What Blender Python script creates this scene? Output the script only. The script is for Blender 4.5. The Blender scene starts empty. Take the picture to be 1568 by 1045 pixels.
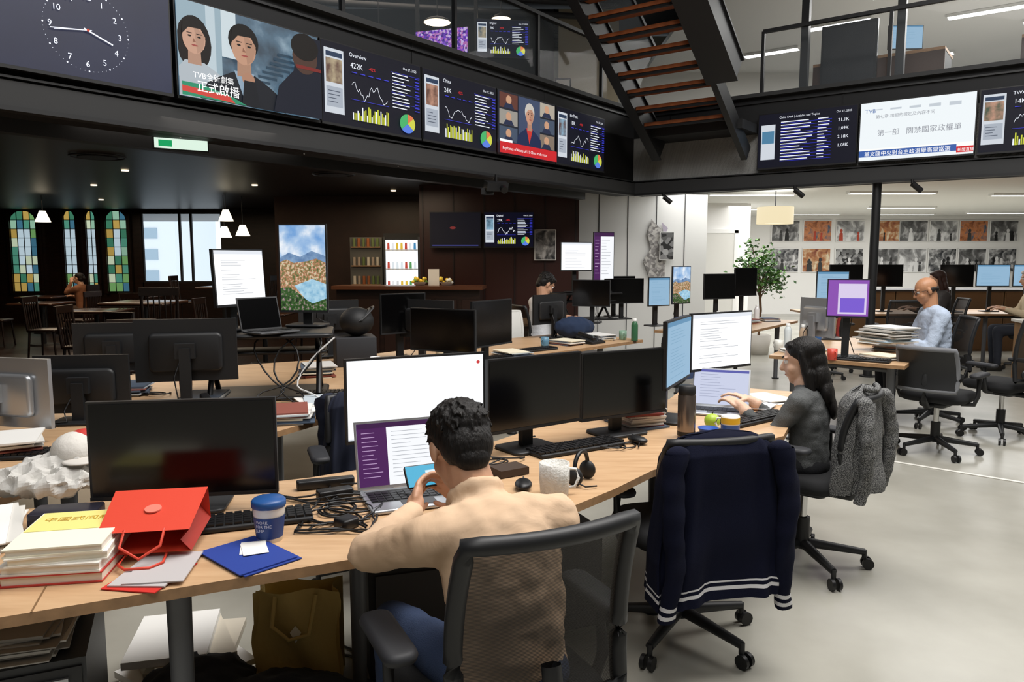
import bpy, bmesh, math, random
from mathutils import Vector, Matrix, Euler
random.seed(7)
SC=bpy.context.scene; COL=SC.collection
SC.view_settings.view_transform='Standard'
SC.view_settings.exposure=0.0
pi=math.pi; rad=math.radians
# ---------------------------------------------------------------- materials
def lin(h):
    h=h.lstrip('#'); c=[int(h[i:i+2],16)/255 for i in (0,2,4)]
    return tuple((x/12.92 if x<=.04045 else ((x+.055)/1.055)**2.4) for x in c)+(1,)
MC={}
def M(col,rough=.5,metal=0,emit=0,bump=0,bs=200,var=0,vs=8,spec=.5,sheen=0,name=None):
    key=(col,rough,metal,emit,bump,bs,var,vs,spec,sheen)
    if key in MC: return MC[key]
    m=bpy.data.materials.new(name or ('mat_'+col.strip('#'))); m.use_nodes=True
    nt=m.node_tree; b=nt.nodes['Principled BSDF']
    b.inputs['Base Color'].default_value=lin(col); b.inputs['Roughness'].default_value=rough
    b.inputs['Metallic'].default_value=metal; b.inputs['Specular IOR Level'].default_value=spec
    if sheen: b.inputs['Sheen Weight'].default_value=sheen
    if emit:
        b.inputs['Base Color'].default_value=(0.01,.01,.01,1)
        b.inputs['Emission Color'].default_value=lin(col); b.inputs['Emission Strength'].default_value=emit
    if var or bump: tc=nt.nodes.new('ShaderNodeTexCoord')
    if var:
        n=nt.nodes.new('ShaderNodeTexNoise'); n.inputs['Scale'].default_value=vs; n.inputs['Detail'].default_value=6
        nt.links.new(tc.outputs['Object'],n.inputs['Vector'])
        mx=nt.nodes.new('ShaderNodeMix'); mx.data_type='RGBA'; mx.blend_type='MULTIPLY'; mx.inputs[0].default_value=1
        mr=nt.nodes.new('ShaderNodeMapRange'); mr.inputs[1].default_value=.3; mr.inputs[2].default_value=.7
        mr.inputs[3].default_value=1-var; mr.inputs[4].default_value=1+var*.4
        nt.links.new(n.outputs['Fac'],mr.inputs[0]); nt.links.new(mr.outputs[0],mx.inputs[7])
        mx.inputs[6].default_value=lin(col); nt.links.new(mx.outputs[2],b.inputs['Base Color'])
    if bump:
        n=nt.nodes.new('ShaderNodeTexNoise'); n.inputs['Scale'].default_value=bs; n.inputs['Detail'].default_value=4
        nt.links.new(tc.outputs['Object'],n.inputs['Vector'])
        bp=nt.nodes.new('ShaderNodeBump'); bp.inputs['Strength'].default_value=bump; bp.inputs['Distance'].default_value=.01
        nt.links.new(n.outputs['Fac'],bp.inputs['Height']); nt.links.new(bp.outputs[0],b.inputs['Normal'])
    MC[key]=m; return m
def E(col,s=1.0): return M(col,.6,0,s,spec=.2)
def ramp_mat(name,tex,scale,stops,rough=.5,emit=0,stretch=(1,1,1),rot=(0,0,0),bump=0,metal=0,coord='Object',dist=0,spec=.5,bd=.004):
    m=bpy.data.materials.new(name); m.use_nodes=True; nt=m.node_tree; b=nt.nodes['Principled BSDF']
    tc=nt.nodes.new('ShaderNodeTexCoord'); mp=nt.nodes.new('ShaderNodeMapping'); mp.inputs['Scale'].default_value=stretch; mp.inputs['Rotation'].default_value=rot
    nt.links.new(tc.outputs[coord],mp.inputs['Vector'])
    t=nt.nodes.new(tex); t.inputs['Scale'].default_value=scale
    out='Fac'
    if tex=='ShaderNodeTexVoronoi': out='Color'
    if tex=='ShaderNodeTexNoise': t.inputs['Detail'].default_value=6; t.inputs['Distortion'].default_value=dist
    if tex=='ShaderNodeTexWave': t.inputs['Distortion'].default_value=dist; t.inputs['Detail'].default_value=3
    nt.links.new(mp.outputs[0],t.inputs['Vector'])
    cr=nt.nodes.new('ShaderNodeValToRGB'); e=cr.color_ramp.elements
    e[0].position=stops[0][0]; e[0].color=lin(stops[0][1]); e[1].position=stops[-1][0]; e[1].color=lin(stops[-1][1])
    for p,c in stops[1:-1]:
        x=e.new(p); x.color=lin(c)
    nt.links.new(t.outputs[out],cr.inputs[0])
    if emit:
        b.inputs['Base Color'].default_value=(.01,.01,.01,1); nt.links.new(cr.outputs[0],b.inputs['Emission Color']); b.inputs['Emission Strength'].default_value=emit
    else: nt.links.new(cr.outputs[0],b.inputs['Base Color'])
    b.inputs['Roughness'].default_value=rough; b.inputs['Metallic'].default_value=metal; b.inputs['Specular IOR Level'].default_value=spec
    if bump:
        bp=nt.nodes.new('ShaderNodeBump'); bp.inputs['Strength'].default_value=bump; bp.inputs['Distance'].default_value=bd
        nt.links.new(t.outputs['Fac' if tex!='ShaderNodeTexVoronoi' else 'Distance'],bp.inputs['Height']); nt.links.new(bp.outputs[0],b.inputs['Normal'])
    return m
def glass_mat(name,op=.12,col='#aab4bb',rough=.02):
    m=bpy.data.materials.new(name); m.use_nodes=True; nt=m.node_tree
    b=nt.nodes['Principled BSDF']; b.inputs['Base Color'].default_value=lin(col); b.inputs['Roughness'].default_value=rough
    b.inputs['Alpha'].default_value=op; return m
def weave_mat(name,col,a=.6,scale=420):
    m=bpy.data.materials.new(name); m.use_nodes=True; nt=m.node_tree; b=nt.nodes['Principled BSDF']
    b.inputs['Base Color'].default_value=lin(col); b.inputs['Roughness'].default_value=.6
    tc=nt.nodes.new('ShaderNodeTexCoord'); w=nt.nodes.new('ShaderNodeTexWave'); w.bands_direction='Z'; w.inputs['Scale'].default_value=scale/6.28
    nt.links.new(tc.outputs['Object'],w.inputs['Vector'])
    mr=nt.nodes.new('ShaderNodeMapRange'); mr.inputs[1].default_value=.2; mr.inputs[2].default_value=.8; mr.inputs[3].default_value=a-.12; mr.inputs[4].default_value=min(1,a+.12)
    nt.links.new(w.outputs['Fac'],mr.inputs[0]); nt.links.new(mr.outputs[0],b.inputs['Alpha']); return m
BLK=M('#0d0d0f',.45); BLK2=M('#17181a',.6); SCR=M('#050506',.16,spec=.6); PLA=M('#1c1d1f',.5); GREYM=M('#3a3b3d',.45)
SILV=M('#b9bcc0',.3,.7); CHRO=M('#c9c9c9',.12,1); WHT=M('#e9e9e6',.5); PAPER=M('#e4e3df',.8)
FABK=M('#131416',.9,bump=.3,bs=600); MESHM=weave_mat('mat_chair_mesh','#191410',.82,620)
WOOD=ramp_mat('mat_desk_oak','ShaderNodeTexNoise',2.4,[(.25,'#b8936e'),(.5,'#c6a27c'),(.75,'#d0ae88')],rough=.38,stretch=(2,16,2),rot=(0,0,rad(-30)))
WOODE=M('#a8835e',.5,var=.2,vs=30)
DWOOD=ramp_mat('mat_dark_wood','ShaderNodeTexNoise',4.0,[(.3,'#180f0b'),(.7,'#2e1c14')],rough=.35,stretch=(1,1,6))
STEPW=ramp_mat('mat_stair_wood','ShaderNodeTexNoise',4.0,[(.3,'#7a3f1e'),(.7,'#9c5a30')],rough=.5,stretch=(8,2,2))
FASC=M('#161719',.75,var=.08,vs=1.5); FASC2=M('#2c2d2e',.7); STEEL=M('#18191b',.5)
SKIN=M('#c99a7c',.5,var=.06,vs=25); LIP=M('#9c5548',.4); EYEW=M('#e8e4e0',.2); EYEB=M('#140c08',.15)
GLASS=glass_mat('mat_glass',.05)
# ---------------------------------------------------------------- mesh builder
class MB:
    def __init__(s): s.v=[];s.f=[];s.mi=[];s.sm=[];s.mats=[];s.T=Matrix()
    def m(s,mat):
        if mat not in s.mats: s.mats.append(mat)
        return s.mats.index(mat)
    def add(s,vs,fs,mat,smooth=False):
        o=len(s.v); k=s.m(mat)
        for p in vs: s.v.append(tuple(s.T@Vector(p)))
        for f in fs: s.f.append([i+o for i in f]); s.mi.append(k); s.sm.append(smooth)
        return s
    def box(s,c,d,mat,e=None):
        R=Euler(e).to_matrix() if e else Matrix.Identity(3)
        vs=[Vector(c)+R@Vector((x*d[0]/2,y*d[1]/2,z*d[2]/2)) for x in(-1,1) for y in(-1,1) for z in(-1,1)]
        return s.add(vs,[(0,1,3,2),(4,6,7,5),(0,4,5,1),(2,3,7,6),(0,2,6,4),(1,5,7,3)],mat)
    def rbox(s,c,d,mat,r=.02,e=None,n=5):
        R=Euler(e).to_matrix() if e else Matrix.Identity(3)
        w,l,h=d[0]/2,d[1]/2,d[2]/2; r=min(r,w*.98,l*.98); k=min(r*.5,h*.9); rings=[]
        for zz,ins in ((-h,k),(-h+k*.3,k*.3),(-h+k,0),(h-k,0),(h-k*.3,k*.3),(h,k)):
            ring=[]
            for q,(sx,sy) in enumerate(((1,1),(-1,1),(-1,-1),(1,-1))):
                for i in range(n+1):
                    a=q*pi/2+i/n*pi/2; ring.append((sx*(w-r)+(r-ins)*math.cos(a),sy*(l-r)+(r-ins)*math.sin(a),zz))
            rings.append(ring)
        N=len(rings[0]); vs=[Vector(c)+R@Vector(p) for g in rings for p in g]; fs=[]
        for j in range(len(rings)-1):
            for i in range(N): fs.append((j*N+i,j*N+(i+1)%N,(j+1)*N+(i+1)%N,(j+1)*N+i))
        fs.append(tuple(range(N))[::-1]); fs.append(tuple((len(rings)-1)*N+i for i in range(N)))
        return s.add(vs,fs,mat,True)
    def cyl(s,a,b,r,mat,r2=None,n=14,smooth=True):
        a=Vector(a);b=Vector(b);r2=r if r2 is None else r2; d=(b-a)
        if d.length<1e-6: return s
        q=d.to_track_quat('Z','Y').to_matrix(); vs=[]
        for p,rr in((a,r),(b,r2)):
            for i in range(n): t=2*pi*i/n; vs.append(p+q@Vector((rr*math.cos(t),rr*math.sin(t),0)))
        s.add(vs,[(i,(i+1)%n,n+(i+1)%n,n+i) for i in range(n)],mat,smooth)
        return s.add(vs,[tuple(range(n))[::-1],tuple(range(n,2*n))],mat,False)
    def sph(s,c,r,mat,n=14,m=9,R=None):
        if not hasattr(r,'__len__'): r=(r,r,r)
        R=R or Matrix.Identity(3); vs=[]
        for j in range(1,m):
            p=pi*j/m
            for i in range(n): t=2*pi*i/n; vs.append(Vector(c)+R@Vector((r[0]*math.sin(p)*math.cos(t),r[1]*math.sin(p)*math.sin(t),r[2]*math.cos(p))))
        vs.append(Vector(c)+R@Vector((0,0,r[2]))); vs.append(Vector(c)+R@Vector((0,0,-r[2]))); T=len(vs)-2;B=T+1;fs=[]
        for j in range(m-2):
            for i in range(n): fs.append((j*n+i,j*n+(i+1)%n,(j+1)*n+(i+1)%n,(j+1)*n+i))
        for i in range(n): fs.append((T,(i+1)%n,i)); fs.append((B,(m-2)*n+i,(m-2)*n+(i+1)%n))
        return s.add(vs,fs,mat,True)
    def cap(s,a,b,r,r2,mat,n=12):
        s.cyl(a,b,r,mat,r2,n); s.sph(a,r,mat,n,8); return s.sph(b,r2,mat,n,8)
    def lathe(s,prof,c,mat,n=24):
        vs=[];c=Vector(c)
        for r,z in prof:
            for i in range(n): t=2*pi*i/n; vs.append(c+Vector((r*math.cos(t),r*math.sin(t),z)))
        fs=[(j*n+i,j*n+(i+1)%n,(j+1)*n+(i+1)%n,(j+1)*n+i) for j in range(len(prof)-1) for i in range(n)]
        return s.add(vs,fs,mat,True)
    def tube(s,pts,r,mat,n=7):
        pts=[Vector(p) for p in pts]; vs=[]
        for k,p in enumerate(pts):
            d=(pts[min(k+1,len(pts)-1)]-pts[max(k-1,0)])
            if d.length<1e-7: d=Vector((0,0,1))
            q=d.to_track_quat('Z','Y').to_matrix()
            for i in range(n): t=2*pi*i/n; vs.append(p+q@Vector((r*math.cos(t),r*math.sin(t),0)))
        fs=[(j*n+i,j*n+(i+1)%n,(j+1)*n+(i+1)%n,(j+1)*n+i) for j in range(len(pts)-1) for i in range(n)]
        return s.add(vs,fs,mat,True)
    def prism(s,poly,z0,z1,mat,side=None):
        n=len(poly); vs=[(x,y,z0) for x,y in poly]+[(x,y,z1) for x,y in poly]
        s.add(vs,[tuple(range(n))[::-1],tuple(range(n,2*n))],mat)
        return s.add(vs,[(i,(i+1)%n,n+(i+1)%n,n+i) for i in range(n)],side or mat)
    def grid(s,fn,nu,nv,mat,matfn=None):
        vs=[fn(i/nu,j/nv) for j in range(nv+1) for i in range(nu+1)]
        if matfn is None: return s.add(vs,[(j*(nu+1)+i,j*(nu+1)+i+1,(j+1)*(nu+1)+i+1,(j+1)*(nu+1)+i) for j in range(nv) for i in range(nu)],mat,True)
        o=len(s.v)
        for p in vs: s.v.append(tuple(s.T@Vector(p)))
        for j in range(nv):
            for i in range(nu):
                s.f.append([o+q for q in (j*(nu+1)+i,j*(nu+1)+i+1,(j+1)*(nu+1)+i+1,(j+1)*(nu+1)+i)])
                s.mi.append(s.m(matfn((i+.5)/nu,(j+.5)/nv))); s.sm.append(True)
        return s
    def obj(s,name,loc=(0,0,0),rz=0,parent=None,bevel=0,recalc=True,rot=None):
        me=bpy.data.meshes.new(name); me.from_pydata(s.v,[],s.f)
        for m in s.mats: me.materials.append(m)
        me.polygons.foreach_set('material_index',s.mi); me.polygons.foreach_set('use_smooth',s.sm)
        if recalc:
            bm=bmesh.new(); bm.from_mesh(me); bmesh.ops.recalc_face_normals(bm,faces=bm.faces); bm.to_mesh(me); bm.free()
        o=bpy.data.objects.new(name,me); COL.objects.link(o); o.location=loc; o.rotation_euler=rot or (0,0,rz)
        if parent: o.parent=parent
        return o
def empty(name,loc=(0,0,0),rz=0):
    e=bpy.data.objects.new(name,None); COL.objects.link(e); e.location=loc; e.rotation_euler=(0,0,rz); e.empty_display_size=.1; return e
TXC={}
def textgeo(t,size):
    k=(t,size)
    if k in TXC: return TXC[k]
    cu=bpy.data.curves.new('t','FONT'); cu.body=t; cu.size=size; cu.resolution_u=2
    o=bpy.data.objects.new('t',cu); COL.objects.link(o); dg=bpy.context.evaluated_depsgraph_get(); dg.update()
    me=bpy.data.meshes.new_from_object(o.evaluated_get(dg)); r=([tuple(v.co) for v in me.vertices],[tuple(p.vertices) for p in me.polygons])
    bpy.data.objects.remove(o); bpy.data.curves.remove(cu); bpy.data.meshes.remove(me); TXC[k]=r; return r
class Panel:
    def __init__(s,mb,ox,oy,oz,w,h,eps=.0006): s.mb=mb;s.o=(ox,oy,oz);s.w=w;s.h=h;s.k=0;s.eps=eps
    def poly(s,pts,mat):
        s.k+=1; y=s.o[1]-s.k*s.eps
        s.mb.add([(s.o[0]+min(1,max(0,x))*s.w,y,s.o[2]+min(1,max(0,z))*s.h) for x,z in pts],[tuple(range(len(pts)))],mat)
    def rect(s,x0,z0,x1,z1,mat): s.poly([(x0,z0),(x1,z0),(x1,z1),(x0,z1)],mat)
    def ell(s,cx,cz,rx,rz,mat,a0=0,a1=360,n=20):
        full=(a1-a0)>=360; pts=[(cx+rx*math.cos(rad(a0+(a1-a0)*i/n)),cz+rz*math.sin(rad(a0+(a1-a0)*i/n))) for i in range(n+(0 if full else 1))]
        if not full: pts=[(cx,cz)]+pts
        s.poly(pts,mat)
    def line(s,pts,t,mat):
        for (x0,z0),(x1,z1) in zip(pts[:-1],pts[1:]):
            dx=(x1-x0)*s.w;dz=(z1-z0)*s.h;L=math.hypot(dx,dz) or 1; nx=-dz/L*t/2/s.w; nz=dx/L*t/2/s.h; s.k-=1
            s.poly([(x0-nx,z0-nz),(x1-nx,z1-nz),(x1+nx,z1+nz),(x0+nx,z0+nz)],mat)
        s.k+=1
    def txt(s,t,x,z,size,mat):
        s.k+=1; y=s.o[1]-s.k*s.eps; v,f=textgeo(t,size*s.h)
        s.mb.add([(s.o[0]+x*s.w+a,y,s.o[2]+z*s.h+b) for a,b,c in v],f,mat)
# ---------------------------------------------------------------- screen contents
def c_black(p): p.rect(0,0,1,1,SCR)
def c_doc(p,bg='#f7f8fa',n=18,bar='#dfe3ea',line='#a9adb5',st=1.2):
    p.rect(0,0,1,1,E(bg,st)); p.rect(0,.93,1,1,E(bar,st*.9))
    for i in range(n):
        z=.86-i*.8/n
        if random.random()<.8: p.rect(.12,z-.004,.12+random.uniform(.3,.7),z+.004,E(line,.9)); p.k-=1
def c_white(p):
    p.rect(0,0,1,1,E('#f4f7fa',1.2)); p.rect(0,0,1,.02,E('#cfd6dd',1)); p.ell(.96,.9,.014,.022,E('#d04040',1))
    for i in range(4): p.rect(.06,.18-i*.035,.06+random.uniform(.1,.3),.184-i*.035,E('#c9ced6',1)); p.k-=1
def c_blue(p): c_doc(p,'#9dc3e0',16,'#6aa0c8','#7fa9c8',.85)
def c_purple(p):
    p.rect(0,0,1,1,E('#8a4fb0',1)); p.rect(.25,.05,.95,.9,E('#d9cdea',1)); p.rect(.3,.1,.9,.5,E('#7a5bd0',1))
def c_slack(p):
    p.rect(0,0,1,1,E('#eef0f4',1.1)); p.rect(0,0,.33,1,E('#4a1d57',1)); p.rect(0,.92,1,1,E('#3a1545',1))
    for i in range(11): p.rect(.05,.84-i*.07,.05+random.uniform(.12,.22),.85-i*.07,E('#c9a8d4',.9)); p.k-=1
    for i in range(12): p.rect(.38,.84-i*.065,.38+random.uniform(.2,.5),.847-i*.065,E('#9b9fa8',.9)); p.k-=1
def c_land(p):
    p.rect(0,0,1,1,ramp_mat('mat_landscape_sky','ShaderNodeTexNoise',7,[(.35,'#6f9fd6'),(.5,'#a9c6e6'),(.62,'#eef3f9')],emit=1))
    p.poly([(0,.62),(.2,.68),(.45,.63),(.7,.7),(1,.64),(1,0),(0,0)],ramp_mat('mat_landscape_hills','ShaderNodeTexNoise',22,[(.3,'#4d6f9e'),(.7,'#8aa8c8')],emit=1))
    p.poly([(0,.57),(.15,.6),(.3,.56),(.6,.58),(.8,.61),(1,.56),(1,0),(0,0)],ramp_mat('mat_landscape_town','ShaderNodeTexNoise',60,[(.3,'#3c5a2c'),(.42,'#7e7a4a'),(.52,'#b8795a'),(.6,'#e0d2b0'),(.7,'#5f7f45')],emit=.95))
    p.poly([(.30,.29),(.7,.37),(1,.31),(1,.08),(.62,.04),(.5,.16)],ramp_mat('mat_landscape_lake','ShaderNodeTexNoise',30,[(.3,'#6fa9cc'),(.7,'#bfe0ee')],emit=1))
    p.poly([(0,.26),(.2,.27),(.4,.2),(.55,.13),(.7,.08),(1,.14),(1,0),(0,0)],ramp_mat('mat_landscape_wood','ShaderNodeTexNoise',60,[(.35,'#1c3316'),(.55,'#3f6a2c'),(.65,'#b892a0')],emit=.8))
def c_dash(p,title='Overview',num='24K',seed=1):
    r=random.Random(seed); p.rect(0,0,1,1,E('#05071a',1)); W=E('#e8ecf5',1.1); B=E('#3b3fd0',1.1); Y=E('#c9cf3c',1)
    p.rect(.02,.12,.20,.92,E('#cfd5dd',1)); p.rect(.035,.5,.185,.8,ramp_mat('mat_thumb','ShaderNodeTexNoise',9,[(.35,r.choice(['#5a3a30','#2f4a5c','#3a4a35'])),(.65,r.choice(['#c09078','#8ab0c8','#b8a888']))],emit=1)); p.rect(.035,.2,.185,.45,E('#a8b0bc',1)); p.rect(.035,.82,.185,.88,E('#2b3b55',1))
    for i in range(4): p.rect(.05,.39-i*.045,.05+r.uniform(.06,.12),.40-i*.045,E('#4a5262',1)); p.k-=1
    p.k+=1; p.txt(title,.25,.88,.075,W); p.txt(num,.26,.74,.10,W); p.txt('-42%',.44,.76,.06,E('#e03030',1)); p.txt('Oct 27, 2025',.80,.89,.05,W)
    pts=[(.27+i*.015,.46+.08*math.sin(i*.45+seed)+r.uniform(-.04,.05)) for i in range(25)]; p.line(pts,.005,W); p.rect(.26,.34,.64,.345,B)
    for i in range(5): p.rect(.27+i*.08,.68,.32+i*.08,.69,B); p.k-=1
    for i in range(24): p.rect(.27+i*.0155,.08,.281+i*.0155,.08+r.uniform(.06,.2),Y if i%3 else W); p.k-=1
    for i in range(11):
        z=.8-i*.045; p.rect(.68,z,.68+r.uniform(.12,.22),z+.012,W); p.rect(.93,z,.98,z+.012,B); p.k-=2
        if i%3==0: p.rect(.67,z+.022,.985,z+.026,B); p.k-=1
    p.k+=2
    cs=['#49b36b','#5a7fe0','#d0d24a','#e07a4a']; a=90
    for c,s in zip(cs,(130,100,80,50)): p.ell(.84,.16,.085,.13,E(c,1),a,a+s,14); a+=s
def c_topics(p):
    r=random.Random(5); p.rect(0,0,1,1,E('#05071a',1)); W=E('#e8ecf5',1.1); B=E('#2f35c8',1.1)
    p.rect(.03,.15,.18,.8,E('#cfd5dd',1)); p.rect(.04,.45,.17,.68,E('#4d7fa0',1)); p.txt('China Desk | Articles and Topics',.22,.9,.055,W); p.txt('Oct 27, 2025',.8,.9,.05,W)
    for i in range(13):
        z=.82-i*.058; p.rect(.24,z,.24+r.uniform(.2,.34),z+.016,W); p.rect(.62,z,.62+r.uniform(.06,.12),z+.016,W); p.rect(.24,z-.02,.76,z-.014,B); p.k-=3
    p.k+=3
    for i,t in enumerate(['21.1K','1.09K','2.18K','1.08K']): p.txt(t,.82,.74-i*.15,.08,W)
def c_clock(p):
    p.rect(0,0,1,1,ramp_mat('mat_clock_screen','ShaderNodeTexNoise',1.2,[(.3,'#0b1230'),(.7,'#161f40')],emit=1)); W=E('#eef2ff',1.3)
    cx,cz=.55,.45; R=.38
    for i in range(60):
        a=rad(i*6); q=.003 if i%5 else .008; p.ell(cx+R*.56*math.sin(a),cz+R*math.cos(a),q*.56,q,W,n=8); p.k-=1
    for i in range(1,13):
        a=rad(i*30); p.txt(str(i),cx+R*.46*math.sin(a)-.018,cz+R*.82*math.cos(a)-.03,.08,W)
    for a,l,t in((rad(112),.24,.009),(rad(-98),.33,.006),(rad(-100),.3,.003)):
        p.line([(cx-math.sin(a)*.02,cz-math.cos(a)*.03),(cx+l*.56*math.sin(a),cz+l*math.cos(a))],t,W)
    p.ell(cx,cz,.008,.014,E('#d04a30',1))
def bust(p,x,z,s,hair,skin,suit,shirt=None,long=False):
    if long: p.ell(x,z-.06*s,.13*s,.34*s,E(hair,.9))
    p.poly([(x-.30*s,z-.95*s),(x-.25*s,z-.46*s),(x-.18*s,z-.38*s),(x-.07*s,z-.28*s),(x+.07*s,z-.28*s),(x+.18*s,z-.38*s),(x+.25*s,z-.46*s),(x+.30*s,z-.95*s)],E(suit,.9))
    if shirt: p.poly([(x-.07*s,z-.27*s),(x+.07*s,z-.27*s),(x,z-.6*s)],E(shirt,1))
    p.poly([(x-.045*s,z-.1*s),(x+.045*s,z-.1*s),(x+.05*s,z-.32*s),(x-.05*s,z-.32*s)],E(skin,.7))
    if not long: p.ell(x,z+.07*s,.105*s,.19*s,E(hair,.9))
    p.ell(x,z,.085*s,.19*s,E(skin,.9)); p.poly([(x+.0*s,z+.18*s),(x+.085*s,z+.04*s),(x+.06*s,z-.13*s),(x+.02*s,z-.18*s)],E(skin,.72)); p.poly([(x-.09*s,z+.02*s),(x-.08*s,z+.18*s),(x,z+.24*s),(x+.08*s,z+.18*s),(x+.09*s,z+.02*s),(x+.05*s,z+.13*s),(x-.04*s,z+.12*s)],E(hair,.9))
    for q in(-.035,.035): p.ell(x+q*s,z+.02*s,.014*s,.012*s,E('#1a1412',1),n=8); p.rect(x+q*s-.02*s,z+.05*s,x+q*s+.02*s,z+.06*s,E('#1a1412',1))
    p.poly([(x-.01*s,z+.0*s),(x+.012*s,z-.05*s),(x-.014*s,z-.05*s)],E('#a0705a',.8)); p.ell(x,z-.09*s,.026*s,.010*s,E('#a5504a',.9),n=10)
def c_drama(p):
    p.rect(0,0,1,1,ramp_mat('mat_drama_bg','ShaderNodeTexNoise',3,[(.3,'#1c2a38'),(.5,'#4e6b80'),(.7,'#a5bdcc')],emit=.9))
    for i in range(7): p.rect(.5+i*.03,.3+i*.06,.62+i*.05,.33+i*.06,E('#31485a',.9))
    p.rect(0,.2,.28,1,E('#9fb6c2',.9)); p.rect(.28,.5,.38,1,E('#d5e2e8',.9)); p.rect(.18,.3,.24,1,E('#c6d6de',.9))
    bust(p,.10,.62,.85,'#1a1412','#d0a48c','#b9c2c9',long=True); bust(p,.42,.64,1.0,'#120f0e','#c99b80','#171b24','#8fa5b8')
    p.ell(.44,.30,.045,.07,E('#c08f74',.8)); p.poly([(.39,0),(.41,.28),(.49,.28),(.52,0)],E('#11151d',.9))
    p.poly([(.62,0),(.66,.3),(.78,.52),(.80,.8),(.92,.95),(1,.95),(1,0)],E('#12182a',.8)); p.ell(.87,.70,.1,.20,E('#5a3f34',.7)); p.ell(.87,.82,.11,.16,E('#17120f',.8)); p.rect(.8,.56,1,.60,E('#8f2f2a',.7))
    p.poly([(0,0),(.42,0),(.30,.08),(.12,.14),(0,.14)],E('#2c8f6a',1)); p.poly([(0,.04),(.34,0),(.3,.07),(0,.10)],E('#d0463c',1))
    p.txt('TVB全新劇集',.07,.20,.085,E('#ffffff',1.2)); p.txt('正式啟播',.09,.07,.13,E('#ffffff',1.2))
def c_news(p):
    p.rect(0,0,1,1,E('#20242e',1))
    for i in range(3):
        for j in range(3):
            x=.02+i*.33;z=.2+j*.27; p.rect(x,z,x+.3,z+.24,E(random.choice(['#8f7f70','#a8a39a','#4d5b70','#6b3f35','#c2b8a8']),.8)); p.ell(x+.15,z+.14,.045,.07,E('#d0a080',.9)); p.poly([(x+.06,z),(x+.24,z),(x+.2,z+.08),(x+.1,z+.08)],E('#2b3350',.8)); p.k-=2
    p.k+=3; p.rect(.32,.16,.70,.98,E('#3d4a66',1)); bust(p,.51,.70,.8,'#cfc9c0','#cf9a80','#1c2a50','#c8342c')
    p.rect(0,0,1,.18,E('#c41f26',1.1)); p.txt('Keyframes of Assets of U.S-China trade truce',.04,.06,.07,E('#ffffff',1)); p.rect(.0,.18,.2,.22,E('#ffffff',1))
def c_cnnews(p):
    p.rect(0,0,1,1,E('#e6ecef',1.1)); p.rect(0,.1,1,.2,E('#f5f5f0',1.1)); G=E('#8d9099',1)
    for i in range(5): p.rect(.1+i*.17,.86-i*.01,.2+i*.17,.88,E('#c4ccd4',1)); p.k-=1
    p.txt('TVB',.04,.82,.1,E('#5a78b0',1))
    p.txt('第一部   關禁國家政權單',.16,.42,.12,G); p.txt('第七章 相關的規定及內容不同',.14,.72,.07,G)
    p.rect(0,.06,.86,.17,E('#3a5fa8',1)); p.txt('黨文匯中央對台主政選舉高票當選',.05,.075,.09,E('#ffffff',1.1)); p.rect(.86,.03,1,.13,E('#d4252a',1)); p.txt('新聞直播',.87,.05,.06,E('#ffffff',1))
def c_crowd(p): p.rect(0,0,1,1,ramp_mat('mat_crowd','ShaderNodeTexVoronoi',30,[(.2,'#3a1a80'),(.45,'#7a3fd0'),(.6,'#b05aa8'),(.8,'#c9b7e8')],emit=.9))
def c_dim(p):
    p.rect(0,0,1,1,E('#0b0c16',1)); p.rect(.04,.02,.96,.05,E('#3a3f80',1)); p.ell(.45,.55,.06,.04,E('#803030',.8))
# ---------------------------------------------------------------- displays
def wall_tv(name,x,y,z,w,h,th,fn):
    mb=MB(); mb.box((w/2,.025,h/2),(w,.05,h),BLK); mb.box((w/2,-.001,.012),(w,.012,.022),BLK2)
    p=Panel(mb,.012,-.003,.024,w-.024,h-.036,.0011); fn(p); return mb.obj(name,(x,y,z),th,recalc=False)
def monitor(name,L,R,zt,zb,fn=c_black,dz=.74,body=None,tilt=0,base=True,logo=False):
    L=Vector(L);R=Vector(R);w=(R-L).length;h=zt-zb;c=(L+R)/2;th=math.atan2(R.y-L.y,R.x-L.x); body=body or PLA; mb=MB()
    mb.T=Matrix.Translation((0,0,zb+h/2))@Matrix.Rotation(tilt,4,'X')
    mb.box((0,.012,0),(w,.02,h),body); mb.rbox((0,.034,-.01),(w*.72,h*.62,.03),body,.03,e=(pi/2,0,0))
    mb.box((0,.001,-h/2+.006),(w,.006,.012),BLK2)
    p=Panel(mb,-w/2+.008,0,-h/2+.014,w-.016,h-.022,.0005); fn(p)
    if logo: mb.cyl((0,.05,0),(0,.052,0),.025,SILV,n=20)
    mb.T=Matrix()
    if base:
        mb.box((0,.075,(dz+zb+h*.55)/2),(.055,.03,zb+h*.55-dz),body); mb.box((0,.055,zb+h*.5),(.1,.05,.08),body)
        mb.rbox((0,.06,dz+.008),(.24,.19,.014),body,.03)
        mb.tube([(.02,.06,zb+h*.4),(.05,.12,zb+h*.1),(.03,.14,(zb+dz)/2),(.08,.15,dz+.02),(.11,.15,dz+.02)],.004,BLK,5)
    return mb.obj(name,(c.x,c.y,0),th,recalc=False)
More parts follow.
